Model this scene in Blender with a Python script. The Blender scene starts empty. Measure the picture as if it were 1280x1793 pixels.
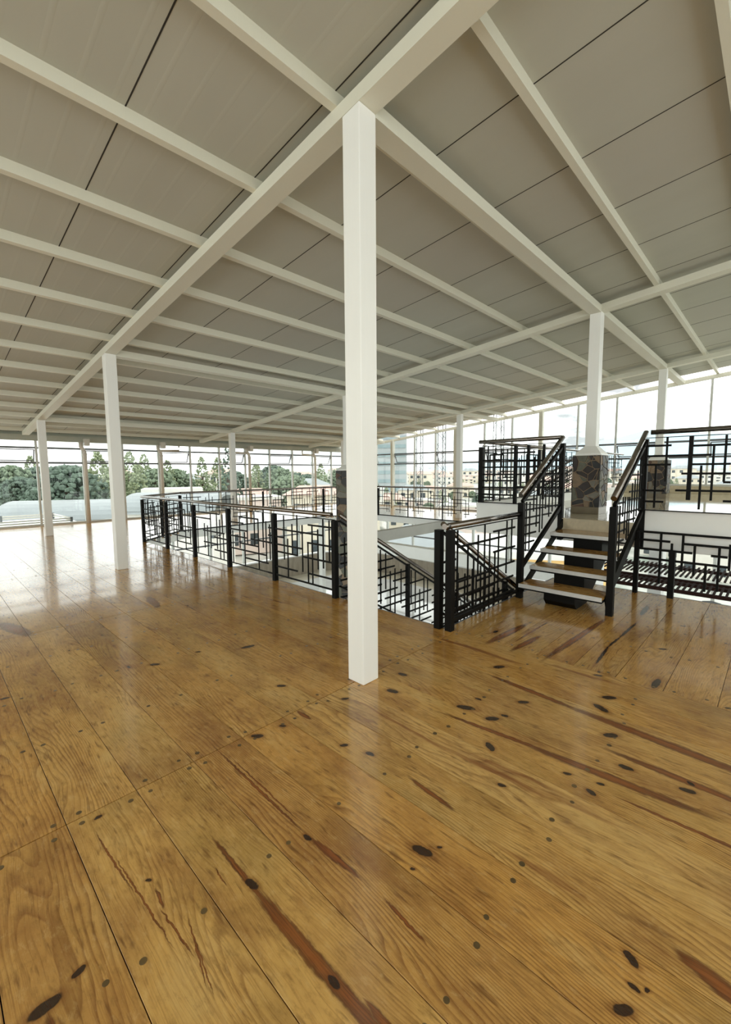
import bpy, bmesh, math, random
from mathutils import Vector, Matrix
C = bpy.context.scene.collection
SC = bpy.context.scene
random.seed(7)

# ------------------------------------------------------------------ camera
F_PX = 755.67
YAW, PITCH, ROLL = math.radians(45.99), math.radians(5.282), math.radians(-0.415)
EYE = 1.5
cam_d = bpy.data.cameras.new('camera')
cam = bpy.data.objects.new('camera', cam_d)
C.objects.link(cam)
cam_d.sensor_fit = 'HORIZONTAL'
cam_d.sensor_width = 36.0
cam_d.lens = F_PX / 1280 * 36.0
cam_d.clip_start = 0.05
cam_d.clip_end = 9000
fw = Vector((math.sin(YAW) * math.cos(PITCH), math.cos(YAW) * math.cos(PITCH), -math.sin(PITCH)))
rt = Vector((math.cos(YAW), -math.sin(YAW), 0))
up = rt.cross(fw)
r2 = rt * math.cos(ROLL) + up * math.sin(ROLL)
u2 = up * math.cos(ROLL) - rt * math.sin(ROLL)
m = Matrix((r2, u2, -fw)).transposed().to_4x4()
m.translation = Vector((0, 0, EYE))
cam.matrix_world = m
SC.camera = cam

# ------------------------------------------------------------------ world: bright overcast sky with soft clouds
W = bpy.data.worlds.new('overcast_sky')
SC.world = W
W.use_nodes = True
nt = W.node_tree
nt.nodes.clear()
SKY = 3.2
tc = nt.nodes.new('ShaderNodeTexCoord')
mp = nt.nodes.new('ShaderNodeMapping'); mp.inputs['Scale'].default_value = (1.6, 1.6, 4.5)
nz = nt.nodes.new('ShaderNodeTexNoise'); nz.inputs['Scale'].default_value = 3.2; nz.inputs['Detail'].default_value = 6; nz.inputs['Roughness'].default_value = 0.6
cr = nt.nodes.new('ShaderNodeValToRGB')
cr.color_ramp.elements[0].position = 0.36; cr.color_ramp.elements[0].color = (0.235, 0.245, 0.248, 1)
cr.color_ramp.elements[1].position = 0.60; cr.color_ramp.elements[1].color = (1.0, 0.99, 0.95, 1)
bg = nt.nodes.new('ShaderNodeBackground'); bg.inputs['Strength'].default_value = SKY
ow = nt.nodes.new('ShaderNodeOutputWorld')
nt.links.new(tc.outputs['Generated'], mp.inputs['Vector']); nt.links.new(mp.outputs['Vector'], nz.inputs['Vector'])
nt.links.new(nz.outputs['Fac'], cr.inputs['Fac']); nt.links.new(cr.outputs['Color'], bg.inputs['Color'])
nt.links.new(bg.outputs['Background'], ow.inputs['Surface'])

# ------------------------------------------------------------------ exposure / view
SC.view_settings.view_transform = 'Standard'
SC.view_settings.look = 'None'
SC.view_settings.exposure = 0.14
SC.view_settings.gamma = 1.0
SC.view_settings.use_curve_mapping = False
SC.cycles.use_denoising = True
SC.cycles.max_bounces = 10
SC.cycles.diffuse_bounces = 6
SC.cycles.transparent_max_bounces = 24
SC.cycles.caustics_reflective = False
SC.cycles.sample_clamp_indirect = 8

# ------------------------------------------------------------------ node helpers
class NB:
    """small node builder"""
    def __init__(s, name):
        s.m = bpy.data.materials.new(name); s.m.use_nodes = True
        s.t = s.m.node_tree; s.t.nodes.clear()
        s.out = s.t.nodes.new('ShaderNodeOutputMaterial')
    def n(s, typ, ins=None, **props):
        x = s.t.nodes.new(typ)
        for k, v in props.items(): setattr(x, k, v)
        for k, v in (ins or {}).items():
            if isinstance(v, bpy.types.NodeSocket): s.t.links.new(v, x.inputs[k])
            else: x.inputs[k].default_value = v
        return x
    def math(s, op, a, b=0.0, clamp=False):
        return s.n('ShaderNodeMath', {0: a, 1: b}, operation=op, use_clamp=clamp).outputs[0]
    def mix(s, f, a, b, blend='MIX'):
        x = s.n('ShaderNodeMix', None, data_type='RGBA', blend_type=blend)
        for i, v in ((0, f), (6, a), (7, b)):
            if isinstance(v, bpy.types.NodeSocket): s.t.links.new(v, x.inputs[i])
            else: x.inputs[i].default_value = v if i == 0 else (tuple(v) + (1,))[:4]
        return x.outputs[2]
    def ramp(s, f, stops):
        x = s.n('ShaderNodeValToRGB', {'Fac': f})
        e = x.color_ramp.elements
        while len(e) < len(stops): e.new(0.5)
        for i, (p, c) in enumerate(stops):
            e[i].position = p; e[i].color = (tuple(c) + (1,))[:4]
        return x.outputs['Color']
    def noise(s, vec, scale, detail=4, rough=0.55, dist=0.0):
        return s.n('ShaderNodeTexNoise', {'Vector': vec, 'Scale': scale, 'Detail': detail, 'Roughness': rough, 'Distortion': dist}).outputs['Fac']
    def mapping(s, vec, loc=(0,0,0), rot=(0,0,0), scale=(1,1,1), typ='POINT'):
        return s.n('ShaderNodeMapping', {'Vector': vec, 'Location': loc, 'Rotation': rot, 'Scale': scale}, vector_type=typ).outputs[0]
    def bump(s, h, strength=0.2, dist=0.01):
        return s.n('ShaderNodeBump', {'Height': h, 'Strength': strength, 'Distance': dist}).outputs[0]
    def bsdf(s, color, rough=0.5, metal=0.0, normal=None, **kw):
        b = s.n('ShaderNodeBsdfPrincipled')
        for k, v in (('Base Color', color), ('Roughness', rough), ('Metallic', metal)):
            if isinstance(v, bpy.types.NodeSocket): s.t.links.new(v, b.inputs[k])
            else: b.inputs[k].default_value = (tuple(v) + (1,))[:4] if k == 'Base Color' else v
        if normal is not None: s.t.links.new(normal, b.inputs['Normal'])
        for k, v in kw.items(): b.inputs[k.replace('_', ' ')].default_value = v
        s.t.links.new(b.outputs[0], s.out.inputs['Surface'])
        return s.m
def S(r, g, b):
    f = lambda c: (c / 255 / 12.92) if c / 255 <= 0.04045 else ((c / 255 + 0.055) / 1.055) ** 2.4
    return (f(r), f(g), f(b))

def mottled(name, col, var=0.06, scale=6, rough=0.5, bump=0.05, bscale=60, metal=0.0, **kw):
    b = NB(name)
    p = b.n('ShaderNodeNewGeometry').outputs['Position']
    n1 = b.noise(p, scale, 5, 0.6)
    lo = tuple(c * (1 - var) for c in col); hi = tuple(min(1, c * (1 + var)) for c in col)
    c = b.ramp(n1, [(0.3, lo), (0.7, hi)])
    nm = b.bump(b.noise(p, bscale, 3), bump, 0.005)
    return b.bsdf(c, rough, metal, nm, **kw)

# white enamel of the steel columns and beams: faint brush marks and dust
def steel_paint(name, col):
    b = NB(name)
    p = b.n('ShaderNodeNewGeometry').outputs['Position']
    st = b.noise(b.mapping(p, scale=(60, 60, 3)), 1.0, 3)
    du = b.noise(p, 2.2, 5)
    c = b.mix(b.math('MULTIPLY', du, 0.35), col, tuple(x * 0.86 for x in col))
    c = b.mix(b.math('MULTIPLY', st, 0.18), c, tuple(x * 0.80 for x in col))
    return b.bsdf(c, b.n('ShaderNodeMapRange', {'Value': du, 'To Min': 0.28, 'To Max': 0.48}).outputs[0], 0.0, b.bump(st, 0.10, 0.002))

MAT = {}
MAT['paint'] = steel_paint('white_enamel_steel', S(246, 246, 242))
MAT['beam'] = steel_paint('cream_enamel_steel', S(224, 222, 206))

# roof sandwich panels: pale grey-beige sheet with faint ribs running down the slope
b = NB('roof_sheet')
g = b.n('ShaderNodeNewGeometry').outputs['Position']
oi = b.n('ShaderNodeObjectInfo').outputs['Random']
rib = b.n('ShaderNodeTexWave', {'Vector': b.mapping(g, scale=(1, 0.0, 0)), 'Scale': 1.66, 'Distortion': 0.0}, wave_type='BANDS', bands_direction='X', wave_profile='SIN').outputs['Fac']
ribm = b.math('MULTIPLY', b.n('ShaderNodeMapRange', {'Value': rib, 'From Min': 0.93, 'From Max': 1.0}).outputs[0], b.math('LESS_THAN', b.n('ShaderNodeSeparateXYZ', {0: g}).outputs[0], 2.1))
nz1 = b.noise(b.mapping(g, scale=(3, 0.6, 1)), 1.0, 5, 0.6)
col = b.mix(nz1, S(180, 181, 169), S(192, 193, 182))
col = b.mix(b.math('MULTIPLY', oi, 0.4), col, S(180, 173, 164))
col = b.mix(b.math('MULTIPLY', ribm, 0.10), col, S(200, 198, 186))
MAT['roof'] = b.bsdf(col, 0.62, 0, b.bump(ribm, 0.25, 0.003))
MAT['seam'] = mottled('dark_joint_filler', S(48, 44, 38), rough=0.8)

MAT['black'] = mottled('black_satin_steel', S(16, 15, 13), 0.15, 8, 0.5, 0.03, Specular_IOR_Level=0.12)
b = NB('dark_polished_stainless')
p = b.n('ShaderNodeNewGeometry').outputs['Position']
n1 = b.noise(p, 9, 4)
MAT['tube'] = b.bsdf(b.mix(n1, S(118, 110, 104), S(150, 143, 136)), b.n('ShaderNodeMapRange', {'Value': n1, 'To Min': 0.14, 'To Max': 0.26}).outputs[0], 1.0)
MAT['nosing'] = mottled('brushed_aluminium_nosing', S(214, 214, 212), 0.05, 20, 0.35, 0.05, 120, 0.25)
MAT['alu'] = mottled('grey_anodised_aluminium', S(104, 106, 108), 0.05, 8, 0.4, 0.03, 90, 0.3)
MAT['alu_white'] = mottled('white_window_aluminium', S(208, 210, 206), 0.05, 8, 0.4, 0.03)
MAT['plaster'] = mottled('white_plaster', S(249, 250, 247), 0.03, 2.5, 0.8, 0.12, 90)
MAT['plaster_dim'] = mottled('grey_white_plaster', S(190, 189, 182), 0.05, 2.0, 0.8, 0.12, 90)
MAT['gutter'] = mottled('grey_green_gutter', S(176, 178, 164), 0.06, 3, 0.55)
MAT['sub'] = mottled('dark_subfloor', S(38, 31, 20), 0.1, 5, 0.9)
MAT['pvc'] = mottled('white_pvc_pipe', S(214, 208, 198), 0.05, 6, 0.35)

# glass: clear sheet, faint green cast, mirror reflection by fresnel
def glass(name, tint):
    b = NB(name)
    fr = b.n('ShaderNodeFresnel', {'IOR': 1.45}).outputs[0]
    tr = b.n('ShaderNodeBsdfTransparent', {'Color': tint + (1,)}).outputs[0]
    gl = b.n('ShaderNodeBsdfGlossy', {'Color': (0.9, 0.95, 0.94, 1), 'Roughness': 0.0}).outputs[0]
    bf = b.n('ShaderNodeNewGeometry').outputs['Backfacing']      # the sheet's far side adds no second mirror
    fr = b.math('MULTIPLY', fr, b.math('SUBTRACT', 1.0, bf))
    mx = b.n('ShaderNodeMixShader', {0: fr, 1: tr, 2: gl}).outputs[0]
    b.t.links.new(mx, b.out.inputs['Surface'])
    return b.m
MAT['glass'] = glass('window_glass', (0.955, 0.985, 0.98))

# beige polished tile of the platform
def tile(name, c1, c2, joint, size, rough):
    b = NB(name)
    p = b.n('ShaderNodeNewGeometry').outputs['Position']
    br = b.n('ShaderNodeTexBrick', {'Vector': p, 'Scale': 1.0, 'Mortar Size': 0.0025, 'Brick Width': size, 'Row Height': size, 'Color1': c1 + (1,), 'Color2': c2 + (1,), 'Mortar': joint + (1,)}, offset=0.0)
    v = b.noise(p, 4, 6, 0.65, 1.2)
    c = b.mix(b.math('MULTIPLY', v, 0.3), br.outputs['Color'], c2)
    return b.bsdf(c, rough, 0)
MAT['tile'] = tile('polished_beige_tile', S(206, 196, 172), S(186, 175, 150), S(120, 112, 96), 0.6, 0.05)
MAT['tile_white'] = tile('polished_white_tile', S(236, 236, 236), S(226, 228, 230), S(150, 152, 156), 0.6, 0.06)
MAT['tile_riser'] = mottled('beige_travertine', S(198, 186, 158), 0.12, 14, 0.3, 0.05)
b = NB('brown_board_marked_concrete')
p = b.n('ShaderNodeNewGeometry').outputs['Position']
v = b.noise(b.mapping(p, scale=(9, 9, 1.2)), 1.0, 6, 0.65)
MAT['dwarf'] = b.bsdf(b.ramp(v, [(0.3, S(128, 118, 104)), (0.7, S(164, 154, 138))]), 0.6, 0, b.bump(v, 0.3, 0.01))
MAT['slat'] = mottled('dark_red_brown_timber', S(44, 25, 20), 0.2, 30, 0.75, 0.1, Specular_IOR_Level=0.1)
MAT['sand'] = mottled('beige_screed', S(196, 188, 172), 0.06, 5, 0.5)

# ------------------------------------------------------------------ varnished pine boards
KNOTS = [(2.303,1.422,2.35,1.318,0.045),(2.299,1.216,2.356,1.161,0.04),(2.615,1.158,2.663,1.108,0.035),(2.094,1.098,2.05,1.037,0.038),(2.93,0.793,2.881,0.699,0.045),(2.605,0.651,2.66,0.592,0.04),(2.098,0.584,2.077,0.537,0.026),(2.386,0.519,2.393,0.454,0.033),(2.399,0.266,2.417,0.207,0.031),(2.484,0.249,2.465,0.217,0.019),(3.443,0.181,3.457,0.151,0.017),(3.359,0.918,3.384,0.867,0.028),(3.054,0.777,3.111,0.709,0.044),(2.968,1.515,3.041,1.464,0.045),(2.473,1.388,2.477,1.344,0.022),(2.404,1.171,2.414,1.127,0.023),(4.238,0.667,4.27,0.619,0.029),(5.022,0.629,5.036,0.589,0.021),(1.835,0.903,1.85,0.866,0.02),(5.126,0.98,5.502,0.995,0.045),(3.431,0.564,3.607,0.557,0.045),(2.17,0.563,2.183,0.529,0.018),(1.278,0.984,1.298,0.906,0.04),(1.346,0.912,1.357,0.895,0.012),(1.194,0.931,1.206,0.918,0.012),(1.438,0.273,1.41,0.229,0.026),(1.347,0.241,1.343,0.21,0.016),(1.361,0.201,1.364,0.188,0.012),(1.247,0.257,1.281,0.212,0.028),(1.569,1.529,1.583,1.479,0.026),(2.154,1.887,2.178,1.805,0.043),(2.133,0.706,2.148,0.67,0.019),(2.395,1.985,2.414,1.918,0.035),(1.225,2.106,1.272,2.056,0.034),(1.392,2.071,1.42,2.041,0.021),(1.515,1.674,1.548,1.64,0.024),(1.853,2.027,1.893,1.994,0.026),(1.173,3.511,1.224,3.456,0.038),(1.528,3.481,1.556,3.45,0.021),(1.832,3.267,1.942,3.24,0.045),(1.662,2.488,1.704,2.444,0.03),(0.281,3.689,0.332,3.678,0.026),(0.105,1.416,0.185,1.412,0.04),(0.214,1.444,0.253,1.452,0.02),(0.483,1.616,0.497,1.598,0.012),(0.74,1.346,0.751,1.286,0.031),(0.748,0.89,0.752,0.844,0.023),(1.011,1.345,1.016,1.305,0.02),(0.431,2.074,0.465,2.079,0.017),(3.582,0.967,4.0,0.99,0.022),(4.0,0.99,4.293,0.976,0.018),(4.293,0.976,4.798,0.958,0.022)]
STREAKS = [(2.838,1.499,2.78,0.8,0.05),(2.79,0.95,2.72,-0.2,0.075),(2.173,1.45,2.25,0.75,0.035),(2.22,0.95,2.29,0.1,0.06),(3.35,1.78,4.1,1.73,0.085),(3.35,1.555,3.85,1.51,0.06),(3.6,1.62,4.3,1.6,0.02),(3.35,1.29,4.75,1.21,0.065),(2.481,0.62,2.475,-0.1,0.05),(1.581,1.246,1.551,0.951,0.03),(1.554,0.169,1.48,-0.1,0.06),(2.137,0.454,2.161,-0.1,0.02),(0.784,0.771,0.776,0.6,0.03),(1.041,0.935,1.021,0.728,0.012),(0.743,1.62,0.741,1.2,0.022),(0.741,1.32,0.756,0.55,0.05),(0.414,2.005,0.435,1.6,0.008),(0.435,1.8,0.46,1.3,0.007),(0.479,1.468,0.494,1.234,0.008),(0.53,1.355,0.483,1.126,0.006),(0.52,1.3,0.49,1.1,0.005),(1.03,2.134,1.019,1.326,0.014),(1.05,2.0,1.04,1.4,0.008),(0.496,1.554,0.489,1.457,0.012),(0.684,1.48,0.678,1.371,0.006),(1.019,1.326,1.039,1.032,0.03),(1.563,2.124,1.564,1.984,0.03),(0.484,5.66,0.633,4.96,0.14),(1.86,5.5,1.78,4.95,0.1),(0.15,1.4,0.13,1.15,0.03)]
def wood(name, axis, knots=(), streaks=()):
    b = NB(name)
    P = b.n('ShaderNodeNewGeometry').outputs['Position']
    rnd = b.n('ShaderNodeObjectInfo').outputs['Random']
    off = b.n('ShaderNodeCombineXYZ', {0: b.math('MULTIPLY', rnd, 37.0), 1: b.math('MULTIPLY', rnd, 91.0), 2: b.math('MULTIPLY', rnd, 13.0)}).outputs[0]
    v = b.n('ShaderNodeVectorMath', {0: P, 1: off}, operation='ADD').outputs[0]
    if axis == 'X': v = b.mapping(v, rot=(0, 0, math.radians(90)))
    # warp: slow meander of the grain
    w1 = b.noise(b.mapping(v, scale=(3.0, 0.9, 1)), 1.0, 3, 0.5)
    warp = b.n('ShaderNodeCombineXYZ', {0: b.math('MULTIPLY', b.math('SUBTRACT', w1, 0.5), 0.16), 1: 0.0, 2: 0.0}).outputs[0]
    vw = b.n('ShaderNodeVectorMath', {0: v, 1: warp}, operation='ADD').outputs[0]
    # broad rings (cathedral arches) + fine grain
    sx = b.n('ShaderNodeSeparateXYZ', {0: vw}).outputs[0]
    rn = b.noise(b.mapping(v, scale=(2.6, 0.34, 1)), 1.0, 1.5, 0.4)
    rv = b.math('FRACT', b.math('ADD', b.math('MULTIPLY', sx, 58.0), b.math('MULTIPLY', rn, 44.0)))
    ring = b.n('ShaderNodeMapRange', {'Value': rv, 'From Min': 0.45, 'From Max': 0.92}).outputs[0]
    fine = b.noise(b.mapping(vw, scale=(190, 3.0, 1)), 1.0, 4, 0.65)
    fleck = b.noise(b.mapping(vw, scale=(60, 9.0, 1)), 1.0, 2, 0.5)
    blot = b.noise(b.mapping(v, scale=(5.0, 2.0, 1)), 1.0, 5, 0.6)
    # board tone
    tone = b.ramp(rnd, [(0.0, S(204, 154, 80)), (0.35, S(212, 166, 93)), (0.6, S(206, 154, 79)), (0.8, S(215, 171, 101)), (1.0, S(196, 147, 78))])
    c = b.mix(b.n('ShaderNodeMapRange', {'Value': blot, 'From Min': 0.46, 'From Max': 0.78, 'To Max': 0.9}).outputs[0], tone, S(138, 88, 40))
    c = b.mix(b.n('ShaderNodeMapRange', {'Value': blot, 'From Min': 0.45, 'From Max': 0.2}).outputs[0], c, S(212, 174, 108))
    ringm = b.math('MULTIPLY', ring, b.n('ShaderNodeMapRange', {'Value': rv, 'From Min': 1.0, 'From Max': 0.92}).outputs[0])
    rmask = b.n('ShaderNodeMapRange', {'Value': b.noise(b.mapping(v, scale=(4.0, 0.5, 1)), 1.0, 2), 'From Min': 0.4, 'From Max': 0.62}).outputs[0]
    c = b.mix(b.math('MULTIPLY', b.math('MULTIPLY', ringm, b.n('ShaderNodeMapRange', {'Value': rmask, 'To Min': 0.12, 'To Max': 1.0}).outputs[0]), 0.62), c, S(112, 62, 24))
    c = b.mix(b.n('ShaderNodeMapRange', {'Value': b.noise(b.mapping(v, scale=(2.2, 1.3, 1)), 1.0, 4), 'From Min': 0.5, 'From Max': 0.75, 'To Max': 0.5}).outputs[0], c, S(140, 112, 54))
    c = b.mix(b.n('ShaderNodeMapRange', {'Value': fine, 'From Min': 0.5, 'From Max': 0.75, 'To Max': 0.55}).outputs[0], c, S(112, 68, 28))
    c = b.mix(b.n('ShaderNodeMapRange', {'Value': fleck, 'From Min': 0.58, 'From Max': 0.74, 'To Max': 0.6}).outputs[0], c, S(96, 58, 26))
    # cross-grain dirt and worn varnish
    dirt = b.noise(b.mapping(v, scale=(34, 13.0, 1)), 1.0, 6, 0.75)
    c = b.mix(b.n('ShaderNodeMapRange', {'Value': dirt, 'From Min': 0.52, 'From Max': 0.72, 'To Max': 0.5}).outputs[0], c, S(108, 76, 38))
    c = b.mix(b.n('ShaderNodeMapRange', {'Value': dirt, 'From Min': 0.46, 'From Max': 0.3, 'To Max': 0.35}).outputs[0], c, S(226, 188, 124))
    # random resin streaks
    sk = b.noise(b.mapping(vw, scale=(9.0, 0.55, 1)), 1.0, 3, 0.5)
    c = b.mix(b.n('ShaderNodeMapRange', {'Value': sk, 'From Min': 0.66, 'From Max': 0.74, 'To Max': 0.75}).outputs[0], c, S(120, 62, 26))
    # random knots
    vo = b.n('ShaderNodeTexVoronoi', {'Vector': b.mapping(vw, scale=(2.6, 1.1, 0.0)), 'Scale': 1.0, 'Randomness': 1.0}, feature='F1', distance='EUCLIDEAN')
    kd = b.math('ADD', vo.outputs['Distance'], b.math('MULTIPLY', b.math('SUBTRACT', fleck, 0.5), 0.05))
    kr = b.math('MULTIPLY', b.n('ShaderNodeSeparateColor', {'Color': vo.outputs['Color']}).outputs[0], 0.05)
    kk = b.math('SUBTRACT', kr, kd)
    knot = b.n('ShaderNodeMapRange', {'Value': kk, 'From Min': -0.012, 'From Max': 0.006}, interpolation_type='SMOOTHSTEP').outputs[0]
    halo = b.n('ShaderNodeMapRange', {'Value': kk, 'From Min': -0.07, 'From Max': 0.0, 'To Max': 0.5}, interpolation_type='SMOOTHSTEP').outputs[0]
    c = b.mix(halo, c, S(118, 66, 28))
    c = b.mix(knot, c, S(38, 24, 16))
    if knots or streaks:
        wob = b.n('ShaderNodeTexNoise', {'Vector': P, 'Scale': 30.0, 'Detail': 3.0}).outputs['Color']
        wv = b.n('ShaderNodeVectorMath', {0: b.n('ShaderNodeVectorMath', {0: wob, 1: (0.5, 0.5, 0.5)}, operation='SUBTRACT').outputs[0], 3: 0.016}, operation='SCALE').outputs[0]
        flat = b.n('ShaderNodeVectorMath', {0: b.n('ShaderNodeVectorMath', {0: P, 1: wv}, operation='ADD').outputs[0], 1: (1, 1, 0)}, operation='MULTIPLY').outputs[0]
        def field(lst):
            acc = None
            for (x0, y0, x1, y1, wd) in lst:
                L = math.hypot(x1 - x0, y1 - y0) / 2
                a = math.atan2(y1 - y0, x1 - x0)
                mpd = b.mapping(flat, loc=((x0 + x1) / 2, (y0 + y1) / 2, 0), rot=(0, 0, a), scale=(max(L, wd / 2), wd / 2, 1), typ='TEXTURE')
                ln = b.n('ShaderNodeVectorMath', {0: mpd}, operation='LENGTH').outputs['Value']
                acc = ln if acc is None else b.math('MINIMUM', acc, ln)
            return acc
        if streaks:
            s = b.math('ADD', field(streaks), b.math('MULTIPLY', b.math('SUBTRACT', fine, 0.5), 0.9))
            sm = b.n('ShaderNodeMapRange', {'Value': s, 'From Min': 1.15, 'From Max': 0.75}, interpolation_type='SMOOTHSTEP').outputs[0]
            sc = b.mix(b.n('ShaderNodeMapRange', {'Value': b.math('ADD', b.math('MULTIPLY', fine, 0.7), b.math('MULTIPLY', s, 0.5)), 'From Min': 0.45, 'From Max': 0.9}).outputs[0], S(136, 70, 26), S(58, 27, 15))
            c = b.mix(b.math('MULTIPLY', sm, 0.88), c, sc)
        if knots:
            k = field(knots)
            c = b.mix(b.n('ShaderNodeMapRange', {'Value': k, 'From Min': 2.1, 'From Max': 1.0, 'To Max': 0.5}, interpolation_type='SMOOTHSTEP').outputs[0], c, S(120, 70, 30))
            kc = b.mix(fleck, S(24, 17, 14), S(58, 36, 24))
            c = b.mix(b.n('ShaderNodeMapRange', {'Value': k, 'From Min': 1.15, 'From Max': 0.9, 'To Max': 0.95}, interpolation_type='SMOOTHSTEP').outputs[0], c, kc)
    wave = b.noise(b.mapping(P, scale=(2.5, 2.5, 1)), 1.0, 2, 0.4)
    h = b.math('ADD', b.math('MULTIPLY', fine, 0.12), b.math('MULTIPLY', wave, 1.0))
    rough = b.n('ShaderNodeMapRange', {'Value': blot, 'To Min': 0.13, 'To Max': 0.24}).outputs[0]
    bs = b.bsdf(c, rough, 0, b.bump(h, 0.35, 0.006), Coat_Weight=0.35, Coat_Roughness=0.06)
    return bs
MAT['woodA'] = wood('varnished_pine_lengthwise', 'Y')
MAT['woodB'] = wood('varnished_pine_crosswise', 'X')
MAT['woodT'] = wood('stair_tread_pine', 'Y')
def board_material(x0, x1, y0, y1, mat):
    """boards that carry mapped knots or resin streaks get a material of their own"""
    def near(l): return [q for q in l if min(q[0], q[2]) - .04 < x1 and max(q[0], q[2]) + .04 > x0 and min(q[1], q[3]) - .04 < y1 and max(q[1], q[3]) + .04 > y0]
    k, s = near(KNOTS), near(STREAKS)
    if not k and not s: return mat
    return wood('varnished_pine_with_knots', 'X' if mat == MAT['woodB'] else 'Y', k, s)
MAT['plug'] = mottled('dark_wood_plug', S(100, 80, 48), 0.45, 7, 0.3, 0.02)

# ------------------------------------------------------------------ mesh helpers
def tag(o, label=None, cat=None, group=None, kind=None):
    if label: o['label'] = label
    if cat: o['category'] = cat
    if group: o['group'] = group
    if kind: o['kind'] = kind
    return o
def empty(name, loc=(0, 0, 0), parent=None, **k):
    o = bpy.data.objects.new(name, None); C.objects.link(o); o.location = loc; o.parent = parent
    o.empty_display_size = 0.1
    return tag(o, **k)
def link_mesh(name, me, parent=None, loc=None, mat=None, **k):
    o = bpy.data.objects.new(name, me); C.objects.link(o)
    if parent is not None: o.parent = parent
    if loc is not None: o.location = loc
    if mat is not None and not me.materials: me.materials.append(mat)
    return tag(o, **k)
def mesh(name, V, Fc, mat=None, smooth=False):
    me = bpy.data.meshes.new(name); me.from_pydata([tuple(v) for v in V], [], Fc); me.update()
    if mat is not None: me.materials.append(mat)
    if smooth:
        for p in me.polygons: p.use_smooth = True
    return me
BOXF = [(0, 3, 2, 1), (4, 5, 6, 7), (0, 1, 5, 4), (1, 2, 6, 5), (2, 3, 7, 6), (3, 0, 4, 7)]
class MB:
    """collects simple solids into one mesh"""
    def __init__(s): s.V = []; s.F = []
    def hexa(s, pts):
        n = len(s.V); s.V += [tuple(p) for p in pts]; s.F += [tuple(n + i for i in f) for f in BOXF]; return s
    def box(s, x0, x1, y0, y1, z0, z1):
        return s.hexa([(x0, y0, z0), (x1, y0, z0), (x1, y1, z0), (x0, y1, z0), (x0, y0, z1), (x1, y0, z1), (x1, y1, z1), (x0, y1, z1)])
    def prism(s, poly, z0, z1):
        n = len(s.V); k = len(poly)
        s.V += [(x, y, z0) for x, y in poly] + [(x, y, z1) for x, y in poly]
        s.F.append(tuple(n + i for i in reversed(range(k)))); s.F.append(tuple(n + k + i for i in range(k)))
        for i in range(k):
            j = (i + 1) % k; s.F.append((n + i, n + j, n + k + j, n + k + i))
        return s
    def beam(s, a, b, w, h, upv=Vector((0, 0, 1))):
        a = Vector(a); b = Vector(b); d = (b - a).normalized(); sd = d.cross(upv).normalized() * (w / 2); u = sd.cross(d).normalized() * (h / 2)
        return s.hexa([a - sd - u, a + sd - u, b + sd - u, b - sd - u, a - sd + u, a + sd + u, b + sd + u, b - sd + u])
    def tube(s, pts, r, seg=10, cap=True):
        pts = [Vector(p) for p in pts]; n0 = len(s.V); k = len(pts)
        for i, p in enumerate(pts):
            d = ((pts[min(i + 1, k - 1)] - pts[max(i - 1, 0)])).normalized()
            u = Vector((0, 0, 1)) if abs(d.z) < 0.9 else Vector((1, 0, 0))
            a = d.cross(u).normalized(); c = a.cross(d).normalized()
            for j in range(seg):
                t = 2 * math.pi * j / seg; s.V.append(tuple(p + (a * math.cos(t) + c * math.sin(t)) * r))
        for i in range(k - 1):
            for j in range(seg):
                j2 = (j + 1) % seg
                s.F.append((n0 + i * seg + j, n0 + (i + 1) * seg + j, n0 + (i + 1) * seg + j2, n0 + i * seg + j2))
        if cap:
            s.F.append(tuple(n0 + j for j in range(seg))); s.F.append(tuple(n0 + (k - 1) * seg + j for j in reversed(range(seg))))
        return s
    def build(s, name, mat, parent=None, smooth=False, **k):
        me = mesh(name, s.V, s.F, mat, smooth)
        if True:
            bm = bmesh.new(); bm.from_mesh(me); bmesh.ops.recalc_face_normals(bm, faces=bm.faces); bm.to_mesh(me); bm.free()
            if smooth:
                for p in me.polygons: p.use_smooth = len(p.vertices) == 4
        return link_mesh(name, me, parent, None, None, **k)
def box(name, x0, x1, y0, y1, z0, z1, mat, parent=None, **k):
    return MB().box(x0, x1, y0, y1, z0, z1).build(name, mat, parent, **k)
UNIT = {}
def unit_box(name, c, size, mat, parent=None, mat4=None, **k):
    """box sharing one mesh: centre c, size"""
    key = (name, mat.name)
    if key not in UNIT: UNIT[key] = mesh(name, [(-.5, -.5, -.5), (.5, -.5, -.5), (.5, .5, -.5), (-.5, .5, -.5), (-.5, -.5, .5), (.5, -.5, .5), (.5, .5, .5), (-.5, .5, .5)], BOXF, mat)
    o = bpy.data.objects.new(name, UNIT[key]); C.objects.link(o)
    if parent is not None: o.parent = parent
    if mat4 is None:
        o.location = c; o.scale = size
    else: o.matrix_local = mat4
    return tag(o, **k)
def bar_between(name, a, b, w, h, mat, parent=None, side=None):
    a = Vector(a); b = Vector(b); d = b - a; L = d.length
    if L < 1e-4: return None
    d.normalize(); sd = (side or Vector((0, 0, 1)).cross(d))
    if sd.length < 1e-3: sd = Vector((1, 0, 0))
    sd.normalize(); u = d.cross(sd).normalized()
    M = Matrix((d * L, sd * w, u * h)).transposed().to_4x4(); M.translation = (a + b) / 2
    return unit_box(name, None, None, mat, parent, mat4=M)
def zr(y): return 3.81 - 0.0945 * (y - 2.04)

# ================================================================== STRUCTURE
X_STAIR = 3.42                     # edge of the main floor along the opening
XW, YW = 14.6, 15.6                # glass facades
XB, YB = -3.6, -4.6                # facades behind the viewer
LOW = -3.0                         # lower storey

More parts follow.
